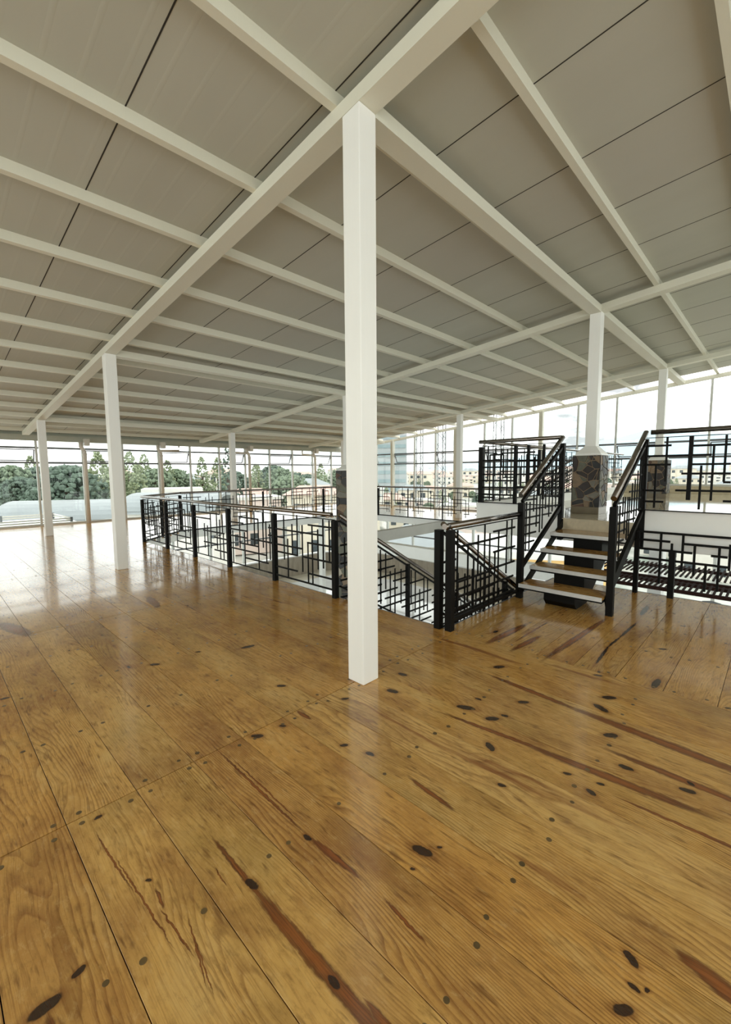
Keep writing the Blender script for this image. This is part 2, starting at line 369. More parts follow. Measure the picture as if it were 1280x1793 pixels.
# ---- timber floor: every board is a part
floor = empty('floor', kind='structure')
def board(x0, x1, y0, y1, mat, parent, z=0.0, g=0.0016):
    ch = 0.0004
    gy = 0.0030 if mat == MAT['woodA'] else g; gx = g if mat == MAT['woodA'] else 0.0030
    x0 += gx; x1 -= gx; y0 += gy; y1 -= gy
    dz = random.uniform(-0.0006, 0.0006)
    V = [(x0, y0, z - .028), (x1, y0, z - .028), (x1, y1, z - .028), (x0, y1, z - .028),
         (x0, y0, z - ch + dz), (x1, y0, z - ch + dz), (x1, y1, z - ch + dz), (x0, y1, z - ch + dz),
         (x0 + ch, y0 + ch, z + dz), (x1 - ch, y0 + ch, z + dz), (x1 - ch, y1 - ch, z + dz), (x0 + ch, y1 - ch, z + dz)]
    F = [(0, 3, 2, 1), (0, 1, 5, 4), (1, 2, 6, 5), (2, 3, 7, 6), (3, 0, 4, 7), (4, 5, 9, 8), (5, 6, 10, 9), (6, 7, 11, 10), (7, 4, 8, 11), (8, 9, 10, 11)]
    if y1 < 8: mat = board_material(x0, x1, y0, y1, mat)
    cx, cy = (x0 + x1) / 2, (y0 + y1) / 2
    V = [(a - cx, b_ - cy, c) for a, b_, c in V]
    return link_mesh('floor_board', mesh('floor_board', V, F, mat), parent, (cx, cy, 0))
seams = [0.06 + 0.28 * k for k in range(-13, 13)]
seams = [s for s in seams if s > XB + 0.1] + [X_STAIR]
seams[0] = XB
joints = [YB, -0.9, 2.13, 5.03, 7.9, 10.8, 13.4, YW]
for j in range(len(joints) - 1):
    for i in range(len(seams) - 1):
        board(seams[i], seams[i + 1], joints[j], joints[j + 1], MAT['woodA'], floor)
ls = [YB] + [0.215 + 0.29 * k for k in range(-16, 7) if 0.215 + 0.29 * k > YB + .1] + [2.24]
for i in range(len(ls) - 1):
    board(X_STAIR, 6.12, ls[i], ls[i + 1], MAT['woodB'], floor)
sub = MB()
sub.box(XB, 3.42, YB, YW, -0.30, -0.029)
sub.box(3.42, 6.12, YB, 2.24, -0.30, -0.029)
sub.build('subfloor', MAT['sub'], floor)
# white soffit and edge of the slab
ed = MB(); ed.box(XB, 3.42, YB, YW, -0.36, -0.302); ed.box(3.42, 6.12, YB, 2.24, -0.36, -0.302)
ed.build('slab_soffit', MAT['plaster'], floor)
tr = MB(); tr.box(3.421, 3.436, 2.24, 10.06, -0.36, 0.001); tr.box(3.43, 6.12, 2.241, 2.256, -0.36, 0.001); tr.box(6.121, 6.136, YB, 2.24, -0.36, 0.001)
tr.build('edge_trim', MAT['alu'], floor)
# wooden plugs hiding the screws
pl = MB()
def plug(x, y, r=0.012):
    n = len(pl.V); k = 10
    pl.V += [(x + r * math.cos(2 * math.pi * i / k), y + r * math.sin(2 * math.pi * i / k), 0.0009) for i in range(k)]
    pl.V += [(x + r * math.cos(2 * math.pi * i / k), y + r * math.sin(2 * math.pi * i / k), -0.004) for i in range(k)]
    pl.F.append(tuple(n + i for i in range(k)))
    for i in range(k): j = (i + 1) % k; pl.F.append((n + k + i, n + k + j, n + j, n + i))
for i in range(len(seams) - 1):
    w = seams[i + 1] - seams[i]
    if w < 0.2: continue
    for j in range(len(joints) - 1):
        if joints[j] > 8: continue
        y = joints[j] + 0.045; n = int((joints[j + 1] - joints[j]) / 0.7); st = (joints[j + 1] - joints[j] - 0.09) / n
        for q in range(n + 1):
            for u in (0.17, 0.83):
                if random.random() < 0.9: plug(seams[i] + w * u + random.uniform(-.012, .012), y + q * st + random.uniform(-.02, .02), random.uniform(.0095, .0125))
for i in range(len(ls) - 1):
    for x in (3.47, 4.12, 4.78, 5.4, 6.05):
        for u in (0.2, 0.8): plug(x + random.uniform(-.02, .02), ls[i] + (ls[i + 1] - ls[i]) * u, 0.011)
pl.build('wood_plug', MAT['plug'], floor, kind='stuff')

# ---- gallery floor on the far side of the opening
far = empty('floor', kind='structure', label='timber gallery floor on the far side of the opening')
gx = [3.42 + 0.2795 * k for k in range(41)]
for i in range(40):
    y0 = 11.2
    if gx[i + 1] <= 4.75: y0 = 10.12 + (gx[i] - 3.42) * 0.86 + 0.15
    if gx[i] >= 9.4: y0 = 11.2 - (min(gx[i + 1], 11.12) - 9.5) * 0.62
    if gx[i] >= 11.1: y0 = 10.16
    board(gx[i], gx[i + 1], y0, 13.4, MAT['woodA'], far); board(gx[i], gx[i + 1], 13.4, YW, MAT['woodA'], far)
for i in range(12):
    x0 = 11.2 + 0.283 * i
    board(x0, x0 + 0.283, 3.48, 6.8, MAT['woodA'], far); board(x0, x0 + 0.283, 6.8, 10.16, MAT['woodA'], far)
sb = MB()
poly = [(3.42, 15.6), (3.42, 10.08), (4.69, 11.2), (9.5, 11.2), (11.15, 10.16), (11.15, 3.48), (14.6, 3.48), (14.6, 15.6)]
sb.prism(list(poly), -0.17, -0.029); sb.build('subfloor', MAT['sub'], far)
s2 = MB(); s2.prism([(x, y) for x, y in poly], -0.20, -0.171); s2.build('slab_soffit', MAT['plaster'], far)
s3 = MB()
for a, b_ in zip(poly[1:5], poly[2:6]): s3.beam((a[0], a[1], -.10), (b_[0], b_[1], -.10), 0.03, 0.2)
s3.build('edge_trim', MAT['plaster'], far)

# ---- ceiling: sloping sandwich panels carried on purlins
ceil = empty('ceiling', kind='structure')
XR = 14.3
cs = [1.113 + 0.957 * k for k in range(-4, 14)]
cs = [XB - .2] + [c for c in cs if XB < c < XR - .1] + [XR]
ys = YB - 0.5, 15.95
for a, b_ in zip(cs[:-1], cs[1:]):
    MB().hexa([(a + .003, ys[0], zr(ys[0]) + .18), (b_ - .003, ys[0], zr(ys[0]) + .18), (b_ - .003, ys[1], zr(ys[1]) + .18), (a + .003, ys[1], zr(ys[1]) + .18),
               (a + .003, ys[0], zr(ys[0]) + .25), (b_ - .003, ys[0], zr(ys[0]) + .25), (b_ - .003, ys[1], zr(ys[1]) + .25), (a + .003, ys[1], zr(ys[1]) + .25)]).build('roof_panel', MAT['roof'], ceil)
for c_ in cs[1:-1]:
    MB().hexa([(c_ - .0045, ys[0], zr(ys[0]) + .1785), (c_ + .0045, ys[0], zr(ys[0]) + .1785), (c_ + .0045, ys[1], zr(ys[1]) + .1785), (c_ - .0045, ys[1], zr(ys[1]) + .1785),
        (c_ - .0045, ys[0], zr(ys[0]) + .182), (c_ + .0045, ys[0], zr(ys[0]) + .182), (c_ + .0045, ys[1], zr(ys[1]) + .182), (c_ - .0045, ys[1], zr(ys[1]) + .182)]).build('joint_strip', MAT['seam'], ceil)
MB().hexa([(cs[0], ys[0], zr(ys[0]) + .251), (XR, ys[0], zr(ys[0]) + .251), (XR, ys[1], zr(ys[1]) + .251), (cs[0], ys[1], zr(ys[1]) + .251),
           (cs[0], ys[0], zr(ys[0]) + .27), (XR, ys[0], zr(ys[0]) + .27), (XR, ys[1], zr(ys[1]) + .27), (cs[0], ys[1], zr(ys[1]) + .27)]).build('roof_membrane', MAT['seam'], ceil)
for k in range(-6, 14):
    y = 2.243 + 0.975 * k if k >= 0 else 1.345 + 0.975 * (k + 1)
    if y < YB: continue
    z = zr(y) + .093
    o = MB().hexa([(XB, y, z), (XW - .02, y, z), (XW - .02, y + .055, z - .005), (XB, y + .055, z - .005), (XB, y, z + .087), (XW - .02, y, z + .087), (XW - .02, y + .055, z + .083), (XB, y + .055, z + .083)]).build('purlin', MAT['beam'], ceil)

CX = (2.08, 7.07, 12.0); CY = (2.04, 7.40, 12.80); CWD = .155
names = {0: 'nearest', 1: 'second', 2: 'third'}
rafter_lab = ['long white sloping roof beam passing over the nearest column', 'long white sloping roof beam over the stone-clad pedestal column', 'long white sloping roof beam nearest to the right glass facade']
for i, x in enumerate(CX):
    t = MB(); y0, y1 = YB + .05, 15.03
    t.hexa([(x, y0, zr(y0)), (x + CWD, y0, zr(y0)), (x + CWD, y1, zr(y1)), (x, y1, zr(y1)), (x, y0, zr(y0) + .094), (x + CWD, y0, zr(y0) + .094), (x + CWD, y1, zr(y1) + .094), (x, y1, zr(y1) + .094)])
    t.build('roof_beam', MAT['beam'], None, label=rafter_lab[i], cat='roof beam', group='long roof beams')
# cross beams from column to column
cross_lab = ['white horizontal cross beam running right from the nearest column top', 'white horizontal cross beam from the second column on the left', 'white horizontal cross beam along the farthest column row near the eaves']
for i, y in enumerate(CY):
    e = empty('cross_beam', (0, 0, 0), label=cross_lab[i], cat='roof beam', group='cross beams between columns')
    for x0, x1 in ((CX[0] + CWD, CX[1]), (CX[1] + CWD, CX[2]), (CX[2] + CWD, XW - .06)):
        z = zr(y + CWD) - .005
        box('beam_segment', x0, x1, y, y + CWD, z, z + .098, MAT['beam'], e)

# ---- columns
def column(x, y, z0, label, group='white square columns', flare=False):
    t = MB(); w = CWD
    t.hexa([(x, y, z0), (x + w, y, z0), (x + w, y + w, z0), (x, y + w, z0), (x, y, zr(y) - .001), (x + w, y, zr(y) - .001), (x + w, y + w, zr(y + w) - .001), (x, y + w, zr(y + w) - .001)])
    e = empty('column', (x + w / 2, y + w / 2, z0), label=label, cat='column', group=group)
    t.V = [(a - x - w / 2, b_ - y - w / 2, c - z0) for a, b_, c in t.V]
    sh = t.build('shaft', MAT['paint'], e)
    bv = sh.modifiers.new('b', 'BEVEL'); bv.width = 0.006; bv.segments = 2
    if flare:
        f = MB(); a, b2 = .175, w / 2 + .002
        f.hexa([(-a, -a, 0), (a, -a, 0), (a, a, 0), (-a, a, 0), (-a, -a, .02), (a, -a, .02), (a, a, .02), (-a, a, .02)])
        f.hexa([(-a, -a, .02), (a, -a, .02), (a, a, .02), (-a, a, .02), (-b2, -b2, .13), (b2, -b2, .13), (b2, b2, .13), (-b2, b2, .13)])
        f.build('flared_base', MAT['paint'], e)
    return e
column(CX[0], CY[0], 0.0012, 'big white square steel column in the middle foreground')
column(CX[0], CY[1], 0.0012, 'white square column left of the opening, second in its row')
column(CX[0], CY[2], 0.0012, 'white square column nearest to the left glass wall, third in its row')
column(CX[1], CY[2], 0.0012, 'white square column behind the far railing by the left glass wall')
column(CX[2], CY[2], 0.0012, 'white square column in the far corner of the gallery')
column(CX[2], CY[1], 0.0012, 'white square column on the gallery before the right glass facade, left of the platform')
column(CX[1], CY[0], 1.735, 'white square column with a flared foot on the near stone-clad pedestal', flare=True)
column(CX[2], CY[0], 1.735, 'white square column on the farther stone-clad pedestal at the right', flare=True)
column(CX[1], CY[1], 1.552, 'white square column on the stone pedestal hidden behind the foreground column', flare=True)

# ---- stone clad pedestals
STONE = [mottled('stone_dark_brown', S(44, 34, 30), .3, 25, .45, .2), mottled('stone_near_black', S(30, 28, 28), .3, 25, .4, .2), mottled('stone_grey_green', S(98, 98, 84), .2, 20, .5, .2),
         mottled('stone_tan', S(132, 112, 90), .18, 20, .55, .2), mottled('stone_red_brown', S(92, 66, 54), .2, 20, .5, .2), mottled('stone_pale', S(176, 166, 150), .1, 20, .5, .2), mottled('stone_grey', S(120, 116, 106), .15, 20, .5, .2)]
MORTAR = mottled('beige_mortar', S(168, 146, 120), .12, 40, .85, .2)
def clip(poly, nx, ny, d):
    out = []
    for i in range(len(poly)):
        a, b_ = poly[i], poly[(i + 1) % len(poly)]
        da = a[0] * nx + a[1] * ny - d; db = b_[0] * nx + b_[1] * ny - d
        if da <= 0: out.append(a)
        if da * db < 0:
            t = da / (da - db); out.append((a[0] + (b_[0] - a[0]) * t, a[1] + (b_[1] - a[1]) * t))
    return out
def cells(w, h, n, rnd, gap=.011, elong=1.0):
    pts = [(rnd.uniform(0, w), rnd.uniform(0, h)) for _ in range(n)]
    res = []
    for i, p in enumerate(pts):
        poly = [(0, 0), (w, 0), (w, h), (0, h)]
        for j, q in enumerate(pts):
            if i == j: continue
            nx, ny = q[0] - p[0], (q[1] - p[1]); L = math.hypot(nx, ny); nx /= L; ny /= L
            poly = clip(poly, nx, ny, nx * (p[0] + q[0]) / 2 + ny * (p[1] + q[1]) / 2 - gap / 2)
            if len(poly) < 3: break
        if len(poly) >= 3: res.append(poly)
    return res
def pedestal(x0, x1, y0, y1, zb, z0, z1, label, n=34, seed=1, plinth=True):
    rnd = random.Random(seed)
    e = empty('stone_pedestal', ((x0 + x1) / 2, (y0 + y1) / 2, zb), label=label, cat='pedestal', group='stone-clad column pedestals')
    ox, oy = (x0 + x1) / 2, (y0 + y1) / 2
    g = .014
    box('core', x0 - ox + g, x1 - ox - g, y0 - oy + g, y1 - oy - g, z0 - zb, z1 - zb - .012, MORTAR, e)
    box('cap', x0 - ox - .004, x1 - ox + .004, y0 - oy - .004, y1 - oy + .004, z1 - zb - .012, z1 - zb, MAT['paint'], e)
    if plinth: box('plinth', x0 - ox + .004, x1 - ox - .004, y0 - oy + .004, y1 - oy - .004, 0.0, z0 - zb, MAT['plinth'], e)
    H = z1 - z0 - .014
    for face in range(4):
        w = (y1 - y0) if face < 2 else (x1 - x0)
        for poly in cells(w, H, n, rnd):
            ccx = sum(p[0] for p in poly) / len(poly); ccy = sum(p[1] for p in poly) / len(poly)
            t = rnd.uniform(.010, .0145)
            def P(p, d):
                u, v = p
                if face == 0: q = (x0 + g - d, y1 - u, z0 + v)
                elif face == 1: q = (x1 - g + d, y0 + u, z0 + v)
                elif face == 2: q = (x0 + u, y0 + g - d, z0 + v)
                else: q = (x1 - u, y1 - g + d, z0 + v)
                return (q[0] - ox, q[1] - oy, q[2] - zb)
            ins = [(ccx + (p[0] - ccx) * .95, ccy + (p[1] - ccy) * .95) for p in poly]
            k = len(poly); V = [P(p, 0) for p in poly] + [P(p, t * .7) for p in poly] + [P(p, t) for p in ins]
            F = [(i, (i + 1) % k, k + (i + 1) % k, k + i) for i in range(k)] + [(k + i, k + (i + 1) % k, 2 * k + (i + 1) % k, 2 * k + i) for i in range(k)] + [tuple(2 * k + i for i in range(k))]
            mt = rnd.choices(STONE, [6, 6, 4, 2, 1.3, .6, 2])[0]
            link_mesh('stone', mesh('stone', V, F, mt), e)
MAT['plinth'] = mottled('grey_beige_plinth', S(122, 111, 91), .08, 10, .25, .05)
pedestal(6.95, 7.345, 1.93, 2.325, .852, .955, 1.735, 'near stone-clad pedestal at the top of the short stair', 34, 3)
pedestal(11.86, 12.27, 1.90, 2.31, .852, .955, 1.735, 'farther stone-clad pedestal seen through the platform railing', 22, 5)
pedestal(6.94, 7.35, 7.27, 7.68, LOW, LOW + .1, 1.552, 'tall stone-clad pedestal rising from the lower storey behind the foreground column', 60, 8)
# lower shafts under the platform pedestals
for x, y, lb in ((6.95, 1.93, 'plain white pier under the near stone pedestal'), (11.86, 1.90, 'plain white pier under the farther stone pedestal')):
    box('pier', x, x + .4, y, y + .27, LOW, .54, MAT['plaster'], None, label=lb, cat='pier')

# ---- raised platform (structure)
plat = empty('floor', kind='structure', label='raised platform with polished beige tile and white fascia')
PX = 6.15; PZ = .85
box('slab', PX + .02, XW - .1, YB + .1, 3.47, .54, PZ - .012, MAT['plaster'], plat)
box('tile_finish', PX + .02, XW - .1, YB + .1, 3.47, PZ - .012, PZ, MAT['tile'], plat)
for a, b_ in ((YB + .1, 1.245), (2.165, 3.47)):
    box('fascia', PX - .02, PX + .10, a, b_, .54, 1.015, MAT['plaster'], plat)
box('curb', PX + .10, 11.15, 3.37, 3.475, PZ, 1.015, MAT['plaster'], plat)
box('curb', 12.4, XW - .1, 3.37, 3.475, PZ, 1.015, MAT['plaster'], plat)
box('riser_facing', PX - .045, PX + .02, 1.25, 2.16, .66, PZ + .001, MAT['tile_riser'], plat)

# ---- window bays
wn = [0]
def bay(along, fixed, a0, a1, z0, z1a, z1b, awn, trans=(1.84, 2.27), inward=-1, mull=.05, post=False, white=False):
    """one glazed bay. along: 'X' or 'Y'. z1a/z1b: glass top at a0/a1."""
    wn[0] += 1
    e = empty('window_%d' % wn[0], kind='structure')
    M1 = MAT['alu']; M2 = MAT['alu_white']
    def hb(name, p0, p1, d0, d1, q0, q1, mat, par=e, zz=None):
        # p: along range, d: depth range, q: z range ; zz: sloping tops
        def c(p, d, z): return (p, fixed + d, z) if along == 'X' else (fixed + d, p, z)
        if zz is None: zz = (q0, q0, q1, q1)
        za0, zb0, za1, zb1 = zz
        pts = [c(p0, d0, za0), c(p1, d0, zb0), c(p1, d1, zb0), c(p0, d1, za0), c(p0, d0, za1), c(p1, d0, zb1), c(p1, d1, zb1), c(p0, d1, za1)]
        return MB().hexa(pts).build(name, mat, par)
    hb('mullion', a0 - mull / 2, a0 + mull / 2, -.045, .045, 0, 0, M2, zz=(z0, z0, z1a, z1a))
    hb('sill', a0 + mull / 2, a1 - mull / 2, -.04, .04, z0, z0 + .05, M2)
    tz = [t for t in trans if t < min(z1a, z1b) - .1]
    for t in tz: hb('transom', a0 + mull / 2, a1 - mull / 2, -.035, .035, t - .027, t + .027, M1)
    lv = [z0 + .05] + tz
    gl = .004
    for i, b0 in enumerate(lv):
        lo = b0 + (.022 if i else 0)
        last = i == len(lv) - 1
        if last: zz = (lo, lo, z1a, z1b)
        else: zz = (lo, lo, lv[i + 1] - .022, lv[i + 1] - .022)
        if awn and i == len(lv) - 2:
            # top hung sash swung outwards
            s = empty('sash', (0, 0, 0), parent=e)
            hgt = zz[2] - lo; off = .16
            o = 1 if inward < 0 else -1
            def c(p, d, z): return (p, fixed + d, z) if along == 'X' else (fixed + d, p, z)
            A0, A1 = a0 + mull / 2 + .02, a1 - mull / 2 - .02
            T = zz[2] - .03; B = lo + .04
            t = MB()
            t.beam(c(A0, o * .02, T), c(A1, o * .02, T), .03, .03); t.beam(c(A0, o * off, B), c(A1, o * off, B), .03, .03)
            t.beam(c(A0, o * .02, T), c(A0, o * off, B), .028, .028); t.beam(c(A1, o * .02, T), c(A1, o * off, B), .028, .028)
            t.build('sash_frame', M1, s)
            t = MB(); t.hexa([c(A0, o * off, B), c(A1, o * off, B), c(A1, o * (off + .006), B), c(A0, o * (off + .006), B), c(A0, o * .02, T), c(A1, o * .02, T), c(A1, o * .026, T), c(A0, o * .026, T)])
            t.build('sash_pane', MAT['glass'], s)
        else:
            hb('pane', a0 + mull / 2, a1 - mull / 2, -gl, gl, 0, 0, MAT['glass'], zz=zz)
    return e
def eave_top(y): return zr(y) + .095
# left facade (far left), at Y = YW
xs_ = [XB, -2.2, -1.0, 0.15, 1.30, 2.45, 3.60, 4.72, 5.85, 6.96, 8.09, 9.20, 10.35, 11.52, 12.66, 13.8, XW]
for i in range(len(xs_) - 1):
    bay('X', YW, xs_[i], xs_[i + 1], 0.0, 2.62, 2.62, awn=(i % 2 == 0 and i >= 2), mull=.055)
# right facade at X = XW
ysr = [YB, -3.3, -2.15, -1.0, .25, 1.47, 2.57, 3.67, 4.75, 5.87, 6.92, 7.98, 9.14, 10.14, 11.20, 12.34, 13.36, 14.5, YW]
for i in range(len(ysr) - 1):
    z0 = 1.06 if ysr[i] < 3.3 else 0.0
    t0, t1 = eave_top(ysr[i]) - .09, eave_top(ysr[i + 1]) - .09
    bay('Y', XW, ysr[i], ysr[i + 1], z0, t0, t1, awn=(i % 2 == 0 and i > 3), mull=.05)
    # clear strip above the sloping rail
# facades behind the viewer
for i in range(12):
    a = YB + i * (YW - YB) / 12; b_ = YB + (i + 1) * (YW - YB) / 12
    bay('Y', XB, a, b_, 0.0, eave_top(a), eave_top(b_), awn=False, inward=1)
for i in range(10):
    a = XB + i * (XW - XB) / 10; b_ = XB + (i + 1) * (XW - XB) / 10
    if a < 6.1: bay('X', YB, a, b_, 0.0, eave_top(YB), eave_top(YB), awn=False, inward=1)
    else: bay('X', YB, a, b_, PZ, eave_top(YB), eave_top(YB), awn=False, inward=1)
# sloping head rail of the right facade, posts, gutter and dwarf wall
t = MB(); y0, y1 = YB, YW
t.hexa([(XW - .06, y0, zr(y0) - .005), (XW + .05, y0, zr(y0) - .005), (XW + .05, y1, zr(y1) - .005), (XW - .06, y1, zr(y1) - .005), (XW - .06, y0, zr(y0) + .09), (XW + .05, y0, zr(y0) + .09), (XW + .05, y1, zr(y1) + .09), (XW - .06, y1, zr(y1) + .09)])
t.build('trim_1', MAT['beam'], None, kind='structure')
for y in (5.87, 9.14, 12.34):
    MB().hexa([(XW - .17, y - .06, 0), (XW - .05, y - .06, 0), (XW - .05, y + .06, 0), (XW - .17, y + .06, 0), (XW - .17, y - .06, zr(y - .06)), (XW - .05, y - .06, zr(y - .06)), (XW - .05, y + .06, zr(y + .06)), (XW - .17, y + .06, zr(y + .06))]).build('facade_post', MAT['beam'], None,
        label={5.87: 'beige facade post of the right glass wall just left of the platform', 9.14: 'beige facade post of the right glass wall beside the gallery column', 12.34: 'beige facade post of the right glass wall nearest the foreground column'}[y], cat='post', group='facade posts of the right glass wall')
box('wall_right', XW - .11, XW + .08, YB, 3.47, .55, 1.06, MAT['tile_riser'], None, kind='structure')
g = empty('trim_2', kind='structure')
box('gutter_face', XB, XW + .1, YW - .16, YW - .10, 2.47, 2.63, MAT['gutter'], g)
box('gutter_floor', XB, XW + .1, YW - .10, YW + .05, 2.47, 2.49, MAT['gutter'], g)
box('eave_board', XB, XW + .1, YW - .02, YW + .05, 2.60, 2.72, MAT['gutter'], g)
# rain pipes below the gutter
def downpipe(x, label, leg):
    e = empty('downpipe', (x, YW - .30, 0), label=label, cat='downpipe', group='rain pipes along the left glass wall')
    box('hopper', -.01, .13, -.06, .12, 2.36, 2.56, MAT['pvc'], e)
    t = MB(); t.tube([(0.0, .05, .001), (0, .05, 2.16), (-.03, .05, 2.24), (-.09, .05, 2.33), (-.09, .05, 2.47)], .055, 12); t.build('pipe', MAT['pvc'], e, smooth=True)
    t = MB(); t.tube([(0, .05, 2.08), (0, .05, 2.12)], .064, 12); t.build('collar', MAT['pvc'], e, smooth=True)
    if leg:
        t = MB(); t.tube([(0, .05, 2.28), (leg, .05, 2.30), (leg, .05, 2.47)], .035, 10); t.build('branch_pipe', MAT['pvc'], e, smooth=True)
downpipe(3.60, 'slim white rain pipe between the second and third column on the left', 0)
downpipe(5.85, 'white rain pipe with a branch, right of the second left column', .62)
downpipe(9.25, 'white rain pipe beside the column behind the far railing', -.75)
downpipe(12.62, 'white rain pipe with a long horizontal branch near the foreground column', -.72)

# ---- lower storey
box('floor', XB, XW, YB, YW, LOW - .2, LOW, MAT['tile_white'], None, kind='structure', label='glossy white tiled floor of the lower storey')
dw = [(3.2, 15.3), (10.2, 15.25), (12.6, 15.05), (13.7, 14.4), (14.25, 13.2), (14.4, 11.5), (14.3, 9.0), (14.2, 6.5), (14.2, -4.5)]
t = MB(); t2 = MB(); t3 = MB()
for a, b_ in zip(dw[:-1], dw[1:]):
    t.beam((a[0], a[1], LOW + .42), (b_[0], b_[1], LOW + .42), .14, .84)
    t2.beam((a[0], a[1], LOW + .865), (b_[0], b_[1], LOW + .865), .20, .05)
wl = empty('wall_far', kind='structure', label='low brown curved wall under the lower windows')
t.build('wall_body', MAT['dwarf'], wl); t2.build('wall_cap', MAT['nosing'], wl)
t = MB(); n = len(dw)
inner = [(x - (.9 if x > 13 else .0), y - (1.0 if y > 12 else 0)) for x, y in dw]
for i in range(n - 1): t.prism([dw[i], dw[i + 1], inner[i + 1], inner[i]][::-1], LOW, LOW + .012)
t.build('screed_strip', MAT['sand'], wl)
xs2 = [XB + k * (XW - XB) / 13 for k in range(14)]
for i in range(13): bay('X', YW, xs2[i], xs2[i + 1], LOW + .2, -.36, -.36, awn=False, trans=(-1.25,), mull=.08)
ys2 = [YB + k * (YW - YB) / 14 for k in range(15)]
for i in range(14): bay('Y', XW, ys2[i], ys2[i + 1], LOW + .2, -.36 if ys2[i] > 3 else .54, -.36 if ys2[i] > 3 else .54, awn=False, trans=(-1.25,), mull=.08)
for i in range(8):  # unseen rear sides, glazed instead of walled to brighten the lower storey
    a, c = YB + i * (YW - YB) / 8, YB + (i + 1) * (YW - YB) / 8
    bay('Y', XB, a, c, LOW, -.37, -.37, awn=False, trans=(-1.25,), inward=1, mull=.08)
    a, c = XB + i * (XW - XB) / 8, XB + (i + 1) * (XW - XB) / 8
    bay('X', YB, a, c, LOW, -.37, -.37, awn=False, trans=(-1.25,), inward=1, mull=.08)
# tie beams crossing the opening at gallery level
box('tie_beam', 7.36, 11.13, 7.38, 7.56, -.30, -.02, MAT['plaster_dim'], None, label='grey beam crossing the opening to the right from the stone pedestal', cat='beam', group='beams across the opening')
box('tie_beam', 7.06, 7.24, 2.34, 7.26, -.30, -.06, MAT['plaster'], None, label='white beam crossing the opening towards the platform', cat='beam', group='beams across the opening')
for x, y, lb in ((11.25, 7.40, 'slim white post of the lower storey under the gallery edge'), (3.9, 11.6, 'white post under the far left corner of the gallery'), (9.6, 11.4, 'white post of the lower storey under the far railing')):
    box('lower_post', x, x + .16, y, y + .16, LOW, -.205, MAT['plaster'], None, label=lb, cat='post', group='posts of the lower storey')

# ================================================================== RAILINGS
R1A = ([(5.143,0.276,0.781),(4.803,0.327,0.93),(4.722,0.091,0.621),(4.621,0.429,0.826),(4.511,0.418,0.953),(4.404,0.218,0.831),(4.29,0.102,0.617),(4.203,0.097,0.839),(4.093,0.299,0.802),(3.992,0.326,0.933),(3.878,0.432,0.929)],
  [(5.164,3.974,0.735),(4.273,3.818,0.844),(5.169,4.796,0.628),(5.174,4.404,0.523),(5.01,4.5,0.422),(4.292,3.823,0.615),(4.395,3.816,0.422),(5.012,4.508,0.214),(4.286,3.82,0.221),(5.196,3.823,0.093)])
R1B = ([(6.172,0.093,0.607),(5.96,0.348,0.824),(5.821,0.091,0.609),(5.739,0.439,0.925),(5.54,0.44,0.937),(5.438,0.089,0.832),(5.313,0.428,0.936),(5.236,0.232,0.819)],
  [(6.256,5.838,0.74),(5.958,5.423,0.833),(6.249,5.749,0.63),(6.256,5.756,0.526),(5.956,5.433,0.432),(5.635,5.087,0.525),(6.27,5.24,0.33),(5.816,5.185,0.22)])
R1C = ([(7.399,0.107,0.7),(7.136,0.216,0.643),(6.906,0.23,0.819),(7.024,0.092,0.616),(6.691,0.244,0.855),(6.592,0.094,0.745),(6.5,0.515,0.831),(6.481,0.093,0.519)],
  [(7.509,6.887,0.734),(7.159,6.697,0.326),(7.168,6.441,0.525),(6.786,6.332,0.437),(6.779,6.347,0.227),(7.499,6.583,0.831),(7.985,7.508,0.732)])
R2 = ([(3.523,0.183,0.946),(3.912,0.442,0.858),(4.045,0.028,0.956),(4.154,0.069,0.85),(4.273,0.049,0.63),(4.351,0.114,0.847),(4.542,0.351,0.947),(4.663,0.471,0.951),(3.715,0.206,0.774),(3.828,0.111,0.624)],
  [(3.53,4.543,0.779),(4.243,4.758,0.855),(4.253,4.771,0.632),(4.186,4.763,0.458),(3.538,4.202,0.439),(3.459,4.739,0.29),(3.449,4.304,0.183),(3.451,4.765,0.122)])
R3 = ([(5.019,0.538,1.133),(5.117,0.546,1.128),(5.224,1.004,1.216),(5.313,0.808,1.212),(5.416,0.727,1.208),(5.496,0.763,1.205),(5.591,1.011,1.355),(5.707,0.901,1.397),(5.818,0.961,1.496),(5.931,1.011,1.61)],
  [(4.901,6.127,1.036),(4.965,5.445,0.94),(5.5,5.812,0.941),(4.912,5.425,0.851),(4.918,5.327,0.744),(4.913,5.282,0.639),(4.905,5.324,1.155),(5.481,6.1,1.172),(5.502,6.091,1.26),(5.599,6.073,1.446),(5.732,6.078,1.559),(4.895,6.175,0.698),(4.866,6.092,1.577)])
R4 = ([(3.273,1.359,1.87),(3.239,1.074,1.75),(3.174,1.043,1.77),(3.147,1.736,1.854),(3.067,1.048,1.564),(3.053,1.563,1.839),(3.017,1.456,1.743),(2.958,1.149,1.825),(2.831,1.121,1.861),(2.753,1.269,1.549),(2.638,1.415,1.872),(2.555,1.212,1.698),(2.485,1.254,1.795),(2.421,1.215,1.872),(2.305,1.159,1.729),(2.246,1.121,1.708)],
  [(3.365,3.069,1.663),(3.055,2.543,1.766),(2.934,2.5,1.651),(3.363,2.456,1.559),(3.36,2.596,1.451),(3.359,2.849,1.357),(3.357,2.759,1.253),(3.354,2.844,1.144),(3.341,3.173,1.098),(3.234,3.014,1.746),(2.813,2.178,1.645),(2.658,2.172,1.46),(2.656,2.206,1.355),(2.803,2.165,1.269),(2.424,2.171,1.149)])
